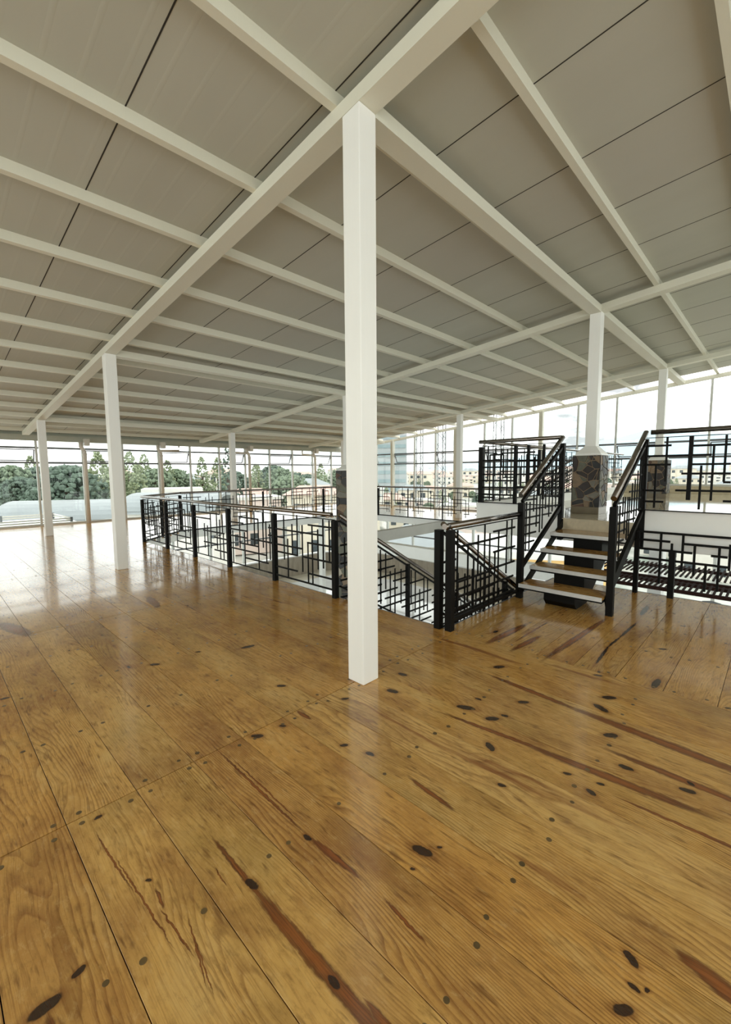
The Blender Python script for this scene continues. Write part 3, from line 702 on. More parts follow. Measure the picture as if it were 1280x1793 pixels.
R5 = ([(0.995,1.365,1.879),(0.768,1.156,1.878),(1.093,1.049,1.554),(0.666,1.051,1.547),(0.565,1.156,1.76),(0.464,1.366,1.874)],
  [(1.273,0.951,1.784),(1.267,0.581,1.664),(1.263,0.947,1.562),(0.844,0.408,1.457),(0.773,0.413,1.561),(0.771,0.424,1.769),(1.212,0.995,1.257),(0.892,0.397,1.264),(1.206,1.0,1.125),(0.46,0.391,1.155),(0.468,0.403,1.362)])
R6 = ([(0.995,0.149,0.759),(0.886,0.454,0.647),(0.783,0.328,0.756),(0.672,0.299,0.657),(0.565,0.133,0.437),(0.455,0.154,0.645),(0.365,0.402,0.691)],
  [(1.257,0.366,0.762),(1.223,0.903,0.665),(1.244,0.69,0.556),(1.222,0.478,0.442),(0.777,0.361,0.654),(0.525,0.382,0.548),(0.478,0.376,0.44)])
R7 = ([(10.033,0.523,0.972),(9.909,0.374,0.974),(9.815,0.317,0.777),(9.705,0.138,0.872),(9.605,0.144,0.662),(9.497,0.272,0.847),(9.335,0.446,0.97),(9.223,0.451,0.854),(9.127,0.127,0.649),(9.02,0.371,0.977),(8.787,0.001,0.967),(8.684,0.3,0.81),(8.575,0.234,0.856),(8.485,0.484,0.973),(8.37,0.145,0.876),(8.265,0.451,0.977),(7.988,0.451,0.983),(7.881,0.26,0.86),(7.774,0.363,0.863),(7.567,0.126,0.649),(7.444,0.038,0.981),(7.343,0.454,0.969),(7.236,0.148,0.864),(7.131,0.155,0.666),(7.026,0.242,0.763),(6.919,0.462,0.979),(6.81,0.256,0.863),(6.643,0.134,0.659),(6.543,0.246,0.974),(6.318,0.672,0.979)],
  [(10.074,9.604,0.869),(10.075,9.604,0.657),(10.076,9.505,0.446),(10.077,9.605,0.243),(9.826,8.576,0.761),(9.426,8.166,0.552),(9.02,8.485,0.65),(9.308,8.813,0.456),(9.308,8.813,0.239),(8.379,7.776,0.876),(7.883,7.145,0.76),(7.987,7.446,0.663),(7.987,7.445,0.565),(8.377,7.773,0.449),(8.502,7.25,0.352),(8.628,8.112,0.241),(7.115,6.615,0.871),(6.732,6.266,0.767),(7.134,6.641,0.66),(7.237,6.551,0.556),(7.427,6.939,0.451),(7.108,6.636,0.349),(7.425,6.937,0.242),(6.694,6.516,0.247)])
R8A = ([(7.166,0.514,0.979),(7.285,0.506,0.975),(7.386,0.581,0.868),(7.495,0.458,0.678),(7.578,0.453,0.755),(7.685,0.47,0.984),(7.789,0.44,0.863),(7.893,0.409,0.67),(7.983,0.38,0.985),(8.185,0.487,0.979),(8.285,0.336,0.674),(8.376,0.318,0.984),(8.5,0.493,0.822),(8.603,0.302,0.977),(8.694,0.284,0.666),(8.806,0.264,0.884),(8.91,0.469,0.992),(9.009,0.262,0.676),(9.205,0.223,0.882),(9.304,0.344,0.815),(9.402,0.376,0.976),(9.514,0.485,0.973)],
  [(6.743,7.474,0.776),(7.505,7.98,0.877),(8.184,8.634,0.886),(7.807,9.007,0.785),(7.346,8.029,0.578),(7.498,7.917,0.674),(8.178,8.628,0.678),(8.41,8.872,0.47),(8.804,9.284,0.884),(9.133,9.58,0.679),(9.018,9.578,0.584),(8.213,9.389,0.373),(9.112,9.559,0.468),(9.14,9.571,0.274)])
R8B = ([(4.843,0.465,0.962),(4.936,0.493,0.976),(5.45,0.457,0.964),(5.15,0.496,0.87),(5.354,0.463,0.86),(5.544,0.468,0.86),(5.739,0.362,0.98),(5.948,0.571,0.972),(6.067,0.337,0.808),(6.16,0.282,0.87),(6.27,0.475,0.979),(6.368,0.179,0.88),(6.473,0.596,0.972),(6.679,0.584,0.974),(6.772,0.283,0.872),(6.863,0.375,0.878)],
  [(4.748,5.232,0.873),(5.173,6.188,0.77),(6.381,6.872,0.882),(6.779,7.13,0.778),(6.676,7.127,0.68),(6.173,7.116,0.371),(6.137,6.595,0.268),(5.478,5.93,0.47),(5.369,5.874,0.573)])
R9 = ([(4.169,-0.119,0.481),(4.274,-0.07,0.42),(4.368,-0.421,0.16),(4.466,-0.47,0.183),(4.598,-0.34,0.153),(4.828,-0.397,0.098),(4.924,-0.549,0.056),(5.031,-0.708,-0.224),(5.134,-0.565,-0.059),(5.226,-0.596,-0.112),(4.748,-0.592,0.178)],
  [(4.102,4.43,0.328),(4.101,4.467,0.217),(4.101,4.708,0.106),(4.436,4.721,0.009),(4.099,4.529,-0.099),(4.266,4.722,-0.201),(4.166,4.735,-0.308),(4.618,5.124,-0.402),(4.669,5.15,-0.092),(4.775,5.33,-0.29),(4.789,5.227,-0.507),(4.803,5.334,-0.616),(5.054,5.335,-0.713)])
def shift(R, da, dz=0.0, lim=None):
    V = [(a + da, z0 + dz, z1 + dz) for a, z0, z1 in R[0]]; H = [(a + da, b_ + da, z + dz) for a, b_, z in R[1]]
    if lim:
        V = [v for v in V if lim[0] < v[0] < lim[1]]
        H = [(max(a, lim[0]), min(b_, lim[1]), z) if a < b_ else (min(a, lim[1]), max(b_, lim[0]), z) for a, b_, z in H]
        H = [h for h in H if abs(h[1] - h[0]) > .05 and lim[0] - .01 <= min(h[0], h[1]) and max(h[0], h[1]) <= lim[1] + .01]
    return (V, H)
class Rail:
    def __init__(s, p0, dirv, a0, label, group='black geometric railings'):
        """plane through p0 (at parameter a0) along horizontal unit dirv"""
        s.p0 = Vector(p0); s.d = Vector(dirv).normalized(); s.a0 = a0
        s.n = Vector((0, 0, 1)).cross(s.d)
        s.e = empty('railing', s.p0, label=label, cat='railing', group=group)
    def P(s, a, z): return s.d * (a - s.a0) + Vector((0, 0, z - s.p0.z))
    def bars(s, R, vw=.015, hw=.021):
        for a, z0, z1 in R[0]: bar_between('bar', s.P(a, z0), s.P(a, z1), vw, .012, MAT['black'], s.e, side=s.d)
        for a, b_, z in R[1]:
            o = s.n * .007
            bar_between('bar', s.P(a, z) + o, s.P(b_, z) + o, .012, hw, MAT['black'], s.e)
    def bar(s, a, z0, b_, z1, w=.012, h=.02, name='bar', mat=None, n=0): return bar_between(name, s.P(a, z0) + s.n * n, s.P(b_, z1) + s.n * n, w, h, mat or MAT['black'], s.e)
    def post(s, a, z0, z1, w=.06): return bar_between('post', s.P(a, z0), s.P(a, z1), w, w, MAT['black'], s.e, side=s.d)
    def tube(s, pts, r=.026, name='handrail', n=0.0): 
        t = MB(); t.tube([s.P(a, z) + s.n * n for a, z in pts], r, 14); return t.build(name, MAT['tube'], s.e, smooth=True)
    def pins(s, lst, z0, z1):
        for a in lst:
            t = MB(); t.tube([s.P(a, z0), s.P(a, z1)], .007, 6); t.build('pin', MAT['nosing'], s.e, smooth=True)
Yd = (0, 1, 0); Xd = (1, 0, 0)
# 1 long left railing
r = Rail((3.385, 3.78, 0), Yd, 3.78, 'long black railing on the left side of the opening, from the wooden floor edge')
r.bars(R1A); r.bars(R1B); r.bars(R1C); r.bars(shift(R1B, 2.47, 0, (7.56, 8.72))); r.bars(shift(R1A, 4.97, 0, (8.75, 10.02)))
for y in (3.78, 5.03, 6.30, 7.54, 8.78, 10.06): r.post(y, 0.0, .935)
r.tube([(3.83, 1.0), (10.1, 1.0)]); r.pins((3.86, 5.03, 6.3, 7.54, 8.78, 10.0), .93, .98)
r.bar(3.78, .94, 10.06, .94, .02, .008, 'top_strip'); r.bar(3.8, .09, 10.04, .09, .02, .012, 'bottom_strip')
# 2 chamfer near left
d2 = Vector((1.27, 1.1, 0)); L2 = d2.length
r = Rail((3.41, 10.08, 0), d2, 0, 'short black railing across the left far corner of the opening')
r.bars(shift(R1A, -3.8, 0, (.05, 1.6))); r.bars(shift(R1B, -4.62, 0, (.65, 1.63)))
r.post(L2, 0, .935); r.post(.75, 0, .93, .04); r.tube([(0, 1.0), (L2, 1.0)]); r.bar(0, .94, L2, .94, .02, .008, 'top_strip'); r.bar(0, .02, L2, .02, .03, .03, 'bottom_strip')
# 3 far railing
r = Rail((4.69, 11.15, 0), Xd, 4.69, 'far black railing parallel to the left glass wall')
r.bars(R8B); r.bars(R8A)
r.post(9.5, 0, .95); r.post(7.13, 0, .95, .03); r.tube([(4.69, 1.0), (9.5, 1.0)]); r.bar(4.69, .96, 9.5, .96, .02, .006, 'top_strip'); r.bar(4.69, .02, 9.5, .02, .03, .03, 'bottom_strip'); r.pins((4.8, 9.4), .95, .99)
# 4 far chamfer
d4 = Vector((1.6, -1.01, 0)); L4 = d4.length
r = Rail((9.5, 11.15, 0), d4, 0, 'short black railing across the far corner behind the foreground column')
r.bars(shift(R7, -8.2, 0, (.05, 1.83)))
r.tube([(0, 1.0), (L4, 1.0)]); r.bar(0, .96, L4, .96, .02, .006, 'top_strip'); r.bar(0, .02, L4, .02, .03, .03, 'bottom_strip')
# 5 right gallery railing
r = Rail((11.1, 10.14, 0), Yd, 10.14, 'black geometric railing at the gallery edge before the right glass facade')
r.bars(R7); r.bars(shift(R7, -3.75, 0, (5.0, 6.4)))
r.post(10.1, 0, .95, .05)
for y in (8.787, 7.444, 5.9, 5.0): r.post(y, 0, .95, .028)
r.tube([(5.0, 1.0), (10.14, 1.0)]); r.bar(5.0, .975, 10.14, .975, .02, .006, 'top_strip'); r.bar(5.0, .02, 10.14, .02, .03, .03, 'bottom_strip')
# 6, 7 railings of the descending stair
SL = -.574
def descending(y, label):
    r = Rail((3.42, y, 0), Xd, 3.42, label)
    r.bars(R9)
    r.bars(shift(R9, 1.25, -.72)); r.bars(shift(R9, 2.5, -1.44, (3, 8.2))); 
    r.bars(shift(R9, -.75, .30, (3.46, 4.2)))
    r.post(4.748, -.62, .2, .05); r.post(6.0, -1.35, -.5, .05); r.post(7.3, -2.1, -1.25, .05); r.post(8.5, LOW, -1.95, .06)
    z = lambda x, o: o + SL * (x - 3.5)
    r.tube([(3.44, z(3.44, .97)), (8.55, z(8.55, .97))], n=0.0)
    r.bar(3.44, z(3.44, .89), 8.5, z(8.5, .89), .03, .02, 'sloping_strip'); r.bar(3.44, z(3.44, .10), 8.5, z(8.5, .10), .03, .02, 'sloping_strip')
    return r
descending(3.76, 'black railing going down to the lower storey, left side of the descending stair')
descending(2.30, 'black railing going down to the lower storey, right side of the descending stair')
# 8 short railing between descending stair and short stair
r = Rail((3.40, 2.19, 0), Xd, 3.40, 'short black railing between the paired posts and the short wooden stair')
r.bars(R2); r.post(3.40, 0, .955, .065)
r.tube([(3.36, 1.0), (4.84, 1.0)], .028); r.bar(3.4, .955, 4.84, .955, .02, .008, 'top_strip'); r.bar(3.4, .09, 4.84, .09, .03, .03, 'bottom_strip')
o = box('post', -.045, .02, .085, .15, 0, .955, MAT['black'], r.e)
r.tube([(3.30, 1.0), (3.37, 1.0)], .028)
# 9,10 stair railings
def stair_rail(y, label):
    r = Rail((4.885, y, 0), Xd, 4.885, label)
    r.bars((R3[0], R3[1][:-2]), .014, .02)
    zb = lambda x: .351 + (x - 4.895) * (1.045 - .351) / (6.174 - 4.895)
    r.post(4.885, 0, 1.13, .065); r.post(6.13, .55, 1.87, .06)
    r.bar(4.89, zb(4.89), 6.16, zb(6.16), .035, .05, 'stringer_bar')
    r.bar(4.9, 1.14, 6.13, 1.83, .035, .035, 'sloping_strip')
    r.tube([(4.86, 1.215), (6.12, 1.95)], .03)
    return r
rl = stair_rail(2.18, 'sloping black railing on the left side of the short wooden stair')
rr = stair_rail(1.215, 'sloping black railing on the right side of the short wooden stair')
# 11 platform railing left part
r = Rail((6.10, 3.38, 1.015), Yd, 3.38, 'black railing on the platform edge left of the short stair')
r.bars(R4, .018, .024); r.post(3.38, 1.015, 1.87, .07); r.post(2.83, 1.015, 1.87, .045); r.post(2.64, 1.2, 1.87, .035); r.post(2.42, 1.1, 1.87, .03)
r.tube([(2.19, 1.95), (3.42, 1.95)], .028); r.bar(2.2, 1.88, 3.38, 1.88, .02, .008, 'top_strip'); r.bar(2.2, 1.02, 3.38, 1.02, .03, .012, 'bottom_strip'); r.pins((3.33,), 1.87, 1.93)
# 12 platform railing right part
r = Rail((6.10, 1.2, 1.015), Yd, 1.2, 'black railing on the platform edge right of the short stair')
r.bars(R5, .022, .024); r.bars(shift(R5, -1.0), .022, .024); r.bars(shift(R5, -2.1), .022, .024); r.bars(shift(R5, -3.2), .022, .024)
for y in (1.23, -.4, -2.0, -4.4): r.post(y, 1.015, 1.87, .05)
r.post(.768, 1.156, 1.878, .04)
r.tube([(1.16, 1.945), (-4.5, 1.945)], .028); r.bar(1.22, 1.88, -4.5, 1.88, .02, .008, 'top_strip'); r.bar(1.22, 1.02, -4.5, 1.02, .03, .012, 'bottom_strip'); r.pins((1.09,), 1.88, 1.92)
# 13 landing railing
r = Rail((6.05, 1.2, 0), Yd, 1.2, 'low black railing at the landing edge in front of the slatted screen')
r.bars(R6, .024, .026); r.bars(shift(R6, -1.0), .024, .026); r.bars(shift(R6, -2.1), .024, .026); r.bars(shift(R6, -3.2), .024, .026)
r.post(.875, 0, .56, .06); r.post(1.235, 0, .76, .05); r.post(-.8, 0, .76, .06); r.post(-2.6, 0, .76, .06)
r.bar(1.24, .762, -4.5, .762, .03, .02, 'top_strip')
# 14 platform return railing and the flight down behind it
r = Rail((6.2, 3.42, 1.015), Xd, 6.2, 'long black railing along the left side of the platform, seen end-on behind the pedestal')
r.bars(shift(R8B, 1.45, .92, (6.3, 8.4))); r.bars(shift(R8A, 1.25, .92, (8.4, 11.1)))
r.post(8.4, 1.015, 1.9, .05); r.post(11.08, 1.015, 1.9, .05)
r.tube([(6.12, 1.955), (11.15, 1.955)], .026); r.bar(6.2, 1.9, 11.1, 1.9, .02, .008, 'top_strip'); r.bar(6.2, 1.03, 11.1, 1.03, .03, .012, 'bottom_strip')
for x, lb in ((11.17, 'sloping black railing of the gallery steps, side nearer the opening'), (12.32, 'sloping black railing of the gallery steps, side nearer the right facade')):
    r = Rail((x, 3.42, 0), Yd, 3.42, lb)
    zt = lambda y: 1.955 - (y - 3.42) * .6
    for k in range(12):
        y = 3.5 + k * .115; bar_between('bar', r.P(y, zt(y) - .85), r.P(y, zt(y) - .1), .015, .012, MAT['black'], r.e, side=r.d)
    for k in range(5): r.bar(3.5, 1.2 + k * .15, 4.86, 1.2 + k * .15 - .82, .012, .02)
    r.post(4.9, 0, 1.0, .06); r.tube([(3.42, 1.955), (4.95, 1.04)], .026)
r = Rail((12.32, 3.42, 1.015), Xd, 12.32, 'short black railing from the gallery steps to the right facade')
r.bars(shift(R8A, 5.1, .92, (12.35, 14.4))); r.post(12.34, 1.015, 1.9, .05); r.tube([(12.3, 1.955), (14.45, 1.955)], .024); r.bar(12.3, 1.9, 14.45, 1.9, .02, .008, 'top_strip')

# ================================================================== STAIRS
e = empty('stair', (4.76, 1.7, 0), label='short open stair with four wooden treads and white nosings up to the platform', cat='stair')
def L(x, y, z): return (x - 4.76, y - 1.7, z)
def sbox(name, x0, x1, y0, y1, z0, z1, mat, par): return box(name, x0 - 4.76, x1 - 4.76, y0 - 1.7, y1 - 1.7, z0, z1, mat, par)
tx = (4.76, 5.055, 5.365, 5.66); tz = (.200, .367, .533, .706)
for i in range(4):
    t = empty('tread', (0, 0, 0), parent=e)
    sbox('tread_board', tx[i] + .008, tx[i] + (.31 if i < 3 else .44), 1.262, 2.135, tz[i] - .032, tz[i], MAT['woodT'], t)
    sbox('nosing', tx[i] - .004, tx[i] + .008, 1.258, 2.138, tz[i] - .042, tz[i] + .0015, MAT['nosing'], t)
    sbox('tread_pan', tx[i] + .012, tx[i] + .29, 1.262, 2.135, tz[i] - .062, tz[i] - .033, MAT['black'], t)
# sawtooth central spine
prof = [(4.86, .0), (5.2, .0), (6.14, .53), (6.14, .645), (5.70, .645), (5.70, .47), (5.40, .47), (5.40, .305), (5.09, .305), (5.09, .138), (4.80, .138), (4.80, .06)]
n = len(prof); V = [L(x, 1.53, z + .001) for x, z in prof] + [L(x, 1.86, z + .001) for x, z in prof]
F = [tuple(reversed(range(n))), tuple(n + i for i in range(n))] + [(i, (i + 1) % n, n + (i + 1) % n, n + i) for i in range(n)]
link_mesh('spine', mesh('spine', V, F, MAT['black']), e)
for yy in (2.1405, 1.2555):
    t = MB(); t.beam(L(4.88, yy, .12), L(6.13, yy, .80), .012, .10); t.build('side_stringer', MAT['black'], e)
# descending stair
e = empty('stair', (3.45, 3.03, 0), label='descending stair to the lower storey inside the opening', cat='stair')
for k in range(17):
    x = 3.50 + k * .29; z = -.175 * (k + 1)
    box('tread', x - 3.45, x + .29 - 3.45, -.66, .66, z - .04, z, MAT['plaster_dim'], e)
t = MB()
for yy in (-.69, .69): t.beam((0, yy, -.22), (4.95, yy, -3.0 + .05), .04, .22)
t.build('stringer', MAT['black'], e)
# gallery steps
e = empty('stair', (11.75, 4.2, 0), label='pale steps from the platform down to the gallery', cat='stair')
for k in range(4):
    z = .85 - .17 * (k + 1); box('tread', -.50, .50, -.70 + k * .29, -.70 + (k + 1) * .29, 0.0 if k == 3 else z - .05, z, MAT['plaster'], e)
t = MB(); t.beam((-.515, -.70, .70), (-.515, .45, 0.08), .02, .12); t.beam((.515, -.70, .70), (.515, .45, .08), .02, .12); t.build('stringer', MAT['black'], e)

# ================================================================== SLATTED SCREEN, WHITE STUB, BLACK CABINET
e = empty('slatted_canopy', (9.15, 0, -.62), label='dark wooden slatted canopy over the lower storey, right of the stair', cat='canopy')
for k in range(76):
    y = 3.2 - k * .085
    unit_box('slat', (.36, y, 0), (.86, .034, .02), MAT['slat'], e)
    unit_box('slat', (1.78, y + .02, 0.02), (1.20, .034, .02), MAT['slat'], e)
for x, w in ((-.03, .06), (.84, .10), (1.12, .10), (2.42, .08)):
    unit_box('cross_rail', (x, 0, -.055 if x > 0 else -.0), (w, 6.6, .06), MAT['slat'], e)
for x in (.88, 2.3):
    for y in (-2.9, 2.9): unit_box('canopy_post', (x, y, -1.22), (.08, .08, 2.3), MAT['slat'], e)
box('cupboard', 9.0, 9.55, 1.35, 1.93, LOW, -.86, MAT['plaster'], None, label='white cupboard block just beyond the landing edge, under the slats', cat='cupboard')
# black rounded-top cabinet
t = MB(); pr = [(-.26, 0), (.26, 0), (.26, 1.55), (.23, 1.68), (.15, 1.75), (0, 1.78), (-.15, 1.75), (-.23, 1.68), (-.26, 1.55)]
n = len(pr); t.V = [(-.3, u, z) for u, z in pr] + [(.3, u, z) for u, z in pr]
t.F = [tuple(reversed(range(n))), tuple(n + i for i in range(n))] + [(i, (i + 1) % n, n + (i + 1) % n, n + i) for i in range(n)]
e = empty('cabinet', (11.0, .92, LOW + .001), label='black rounded-top cabinet beyond the landing edge at the right border', cat='cabinet')
t.build('cabinet_body', MAT['black'], e)
t = MB(); t.tube([(-.31, .19, 1.6), (-.31, .19, 1.66)], .012, 8); t.build('handle', MAT['nosing'], e, smooth=True)

# low tubular guard outside the left glass wall
e = empty('guard_rail', (1.2, 16.0, 0), label='low white tubular guard outside the left glass wall', cat='guard rail')
t = MB()
for z in (.06, .13):
    t.tube([(-4.5, 0, z), (2.08, 0, z)], .022, 8); t.tube([(-4.5, 2.2, z), (2.0, 2.2, z)], .022, 8); t.tube([(2.08, 0, z), (2.0, 2.2, z)], .022, 8)
t.build('guard_pipe', MAT['pvc'], e, smooth=True)
for x, y in ((2.08, 0), (2.0, 2.2), (-1.0, 0), (-1.0, 2.2), (.6, 2.2)): box('guard_post', x - .03, x + .03, y - .03, y + .03, -.06, .17, MAT['alu'], e)
box('floor', XB, 3.6, YW + .06, 18.9, -.20, -.06, MAT['plaster'], None, kind='structure', label='pale flat roof ledge outside the left glass wall')
# ================================================================== OUTSIDE: terrain, trees, houses, masts, mountain
def terrain(x, y):
    r = math.hypot(x, y); az = math.degrees(math.atan2(x, y))
    a = min(1, max(0, (r - 90) / 620)); a = a * a * (3 - 2 * a)
    rise = 9 + 8 * min(1, max(0, (az - 25) / 30))
    pk = min(1, max(0, (r - 34) / 40)) * min(1, max(0, (50 - az) / 6)) * 7.5 * max(0, 1 - max(0, r - 200) / 300)
    return -14 + pk + rise * a + 1.2 * math.sin(x * .021) * math.cos(y * .017) * min(1, r / 200)
V = []; F = []; NR = 30; NA = 48
rs = [14 * (3600 / 14) ** (i / (NR - 1)) for i in range(NR)]
for i, r in enumerate(rs):
    for j in range(NA + 1):
        a = math.radians(-40 + 180 * j / NA); x, y = r * math.sin(a), r * math.cos(a)
        V.append((x, y, terrain(x, y)))
for i in range(NR - 1):
    for j in range(NA):
        q = i * (NA + 1) + j; F.append((q, q + NA + 1, q + NA + 2, q + 1))
b = NB('town_ground')
p = b.n('ShaderNodeNewGeometry').outputs['Position']
n1 = b.noise(p, .05, 6, .7)
MAT['ground'] = b.bsdf(b.ramp(n1, [(0.38, S(120, 130, 118)), (0.5, S(168, 170, 162)), (0.62, S(206, 202, 196))]), .9)
b = NB('park_ground')
p = b.n('ShaderNodeNewGeometry').outputs['Position']
MAT['park'] = b.bsdf(b.ramp(b.noise(p, .09, 6, .7), [(0.38, S(70, 88, 66)), (0.5, S(96, 114, 84)), (0.66, S(140, 146, 128))]), .9)
def is_park(f): 
    x = sum(V[i][0] for i in f) / 4; y = sum(V[i][1] for i in f) / 4; return math.degrees(math.atan2(x, y)) < 46 and 86 < math.hypot(x, y) < 700
for nm, sel, mt in (('ground', False, MAT['ground']), ('ground', True, MAT['park'])):
    fs = [f for f in F if is_park(f) == sel]
    me = mesh(nm, V, fs, mt, True); bm = bmesh.new(); bm.from_mesh(me); bmesh.ops.delete(bm, geom=[v for v in bm.verts if not v.link_faces], context='VERTS'); bm.to_mesh(me); bm.free()
    link_mesh(nm, me, None, kind='structure')
# building apron right below the glass walls
# mountain
prof = [(52, 0), (58, 60), (64, 95), (68, 130), (71, 168), (73.5, 196), (76, 215), (78.8, 262), (80.5, 246), (84, 225), (90, 170), (98, 90), (108, 0)]
V = []; F = []
def ph(a):
    for (a0, h0), (a1, h1) in zip(prof[:-1], prof[1:]):
        if a0 <= a <= a1: return h0 + (h1 - h0) * (a - a0) / (a1 - a0)
    return 0
rg = [(-900, .0), (-500, .35), (-200, .75), (0, 1), (300, .7), (800, .0)]
A = [52 + .8 * k for k in range(71)]
rnd = random.Random(4)
for dr, fct in rg:
    for a in A:
        r = 3300 + dr; h = ph(a) * fct * (1 + (rnd.uniform(-.06, .06) if 0 < fct < 1 else rnd.uniform(-.012, .012)))
        V.append((r * math.sin(math.radians(a)), r * math.cos(math.radians(a)), h - 4))
n = len(A)
for i in range(len(rg) - 1):
    for j in range(n - 1): q = i * n + j; F.append((q, q + 1, q + n + 1, q + n))
link_mesh('mountain', mesh('mountain', V, F, mottled('hazy_blue_grey_slope', S(172, 192, 202), .06, .004, .95, 0), True), None, kind='structure', label='pale blue-grey mountain ridge beyond the right glass facade')  # distance haze is put into the slope's base colour

LEAF = [mottled('foliage_dark', S(92, 108, 94), .3, 2.2, .85, .3, 4), mottled('foliage_mid', S(116, 130, 106), .3, 2.2, .85, .3, 4), mottled('foliage_olive', S(136, 146, 114), .3, 2.2, .85, .3, 4)]  # leaf colours greyed and lightened, haze included in the tone
BARK = mottled('bark', S(84, 70, 56), .2, 5, .9)
def crown_mesh(kind, seed):
    rnd = random.Random(seed); bm = bmesh.new()
    nb = {'round': 900, 'tall': 420, 'pine': 260}[kind]
    for k in range(nb):
        a = rnd.uniform(0, 6.28)
        if kind == 'round':
            el = rnd.uniform(-1.1, 1.5); q = rnd.uniform(.65, 1.0); s = rnd.uniform(.14, .34)
            c = Vector((3.0 * q * math.cos(a) * math.cos(el), 3.0 * q * math.sin(a) * math.cos(el), 4.6 + 2.9 * q * math.sin(el)))
        elif kind == 'tall':
            z = rnd.uniform(0, 1); s = rnd.uniform(.14, .32) * (1.1 - z * .5); rr = 1.5 * math.sin(math.pi * (.15 + .8 * z)) * rnd.uniform(.6, 1)
            c = Vector((rr * math.cos(a), rr * math.sin(a), 1.0 + 8.6 * z))
        else:
            z = (k / nb); s = rnd.uniform(.13, .26) * (1.2 - z * .7); rr = 2.0 * (1 - z) * rnd.uniform(.7, 1)
            c = Vector((rr * math.cos(a), rr * math.sin(a), 2.2 + 9 * z))
        r = bmesh.ops.create_icosphere(bm, subdivisions=1, radius=1.0)
        for v in r['verts']:
            v.co = v.co * s * rnd.uniform(.6, 1.25) + c
    me = bpy.data.meshes.new('crown'); bm.to_mesh(me); bm.free()
    return me
crowns = []
for i, (k, s) in enumerate((('round', 1), ('round', 2), ('tall', 3), ('pine', 4), ('round', 9), ('tall', 12))):
    me = crown_mesh(k, s); me.materials.append(LEAF[i % 3]); crowns.append((k, me))
trunk = mesh('trunk', *(lambda t: (t.V, t.F))(MB().tube([(0, 0, -1), (.1, 0, 2.5), (0, .1, 6.0)], .24, 7)), BARK)
tl = {'round': ('broad green tree of the park beyond the left glass wall', 'broad round trees outside'), 'tall': ('tall narrow green tree beyond the glass walls', 'tall narrow trees outside'), 'pine': ('dark pointed conifer beyond the left glass wall', 'conifers outside')}
def tree(x, y, k, s, lab=None):
    kind, me = crowns[k]
    e = empty('tree', (x, y, terrain(x, y) - .2), label=lab or tl[kind][0], cat='tree', group=None if lab else tl[kind][1])
    e.scale = (s, s, s); e.rotation_euler = (0, 0, (x * 7.3 + y) % 6.28)
    link_mesh('crown', me, e); link_mesh('trunk', trunk, e)
def at(az, r): return r * math.sin(math.radians(az)), r * math.cos(math.radians(az))
rnd = random.Random(11)
tree(*at(11.5, 62), 0, 1.5, 'biggest pale green tree crown beyond the left glass wall, near the left border')
tree(*at(28.5, 75), 3, 1.25, 'dark pointed conifer rising above the other trees beyond the left glass wall')
placed = []
def free(x, y, rad):
    if any(math.hypot(x - a_, y - b_) < rad + r_ for a_, b_, r_ in placed): return False
    placed.append((x, y, rad)); return True
for a_, r_, d_ in ((11.5, 62, 6.5), (28.5, 75, 4.5), (12.5, 50, 7), (23, 41, 5.5), (22.0, 56, 4.2), (66, 30, 6.5), (54, 42, 5.6), (48.6, 210, 15), (55.8, 62, 2), (63, 70, 2), (53, 75, 2)): placed.append(at(a_, r_) + (d_,))
TREES = []
PARK_HOUSES = []
for k in range(200):
    az = rnd.uniform(24, 46); r = rnd.uniform(54, 84)
    if len(PARK_HOUSES) < 17 and free(*at(az, r), 5.0): PARK_HOUSES.append((az, r))
for n_, a0, a1, r0, r1, s0, s1 in ((200, 3, 47, 56, 120, 1.0, 1.35), (60, 46, 92, 70, 300, .6, .95), (22, 4, 60, 24, 40, .5, .7)):
    for k in range(n_):
        az = rnd.uniform(a0, a1); r = rnd.uniform(r0, r1); kk = rnd.choice([0, 1, 2, 4, 5, 0]); s = rnd.uniform(s0, s1)
        if free(*at(az, r), (3.2 if kk in (0, 1, 4) else 1.9) * s): TREES.append((az, r, kk, s))
for az, r, kk, s in TREES: tree(*at(az, r), kk, s)

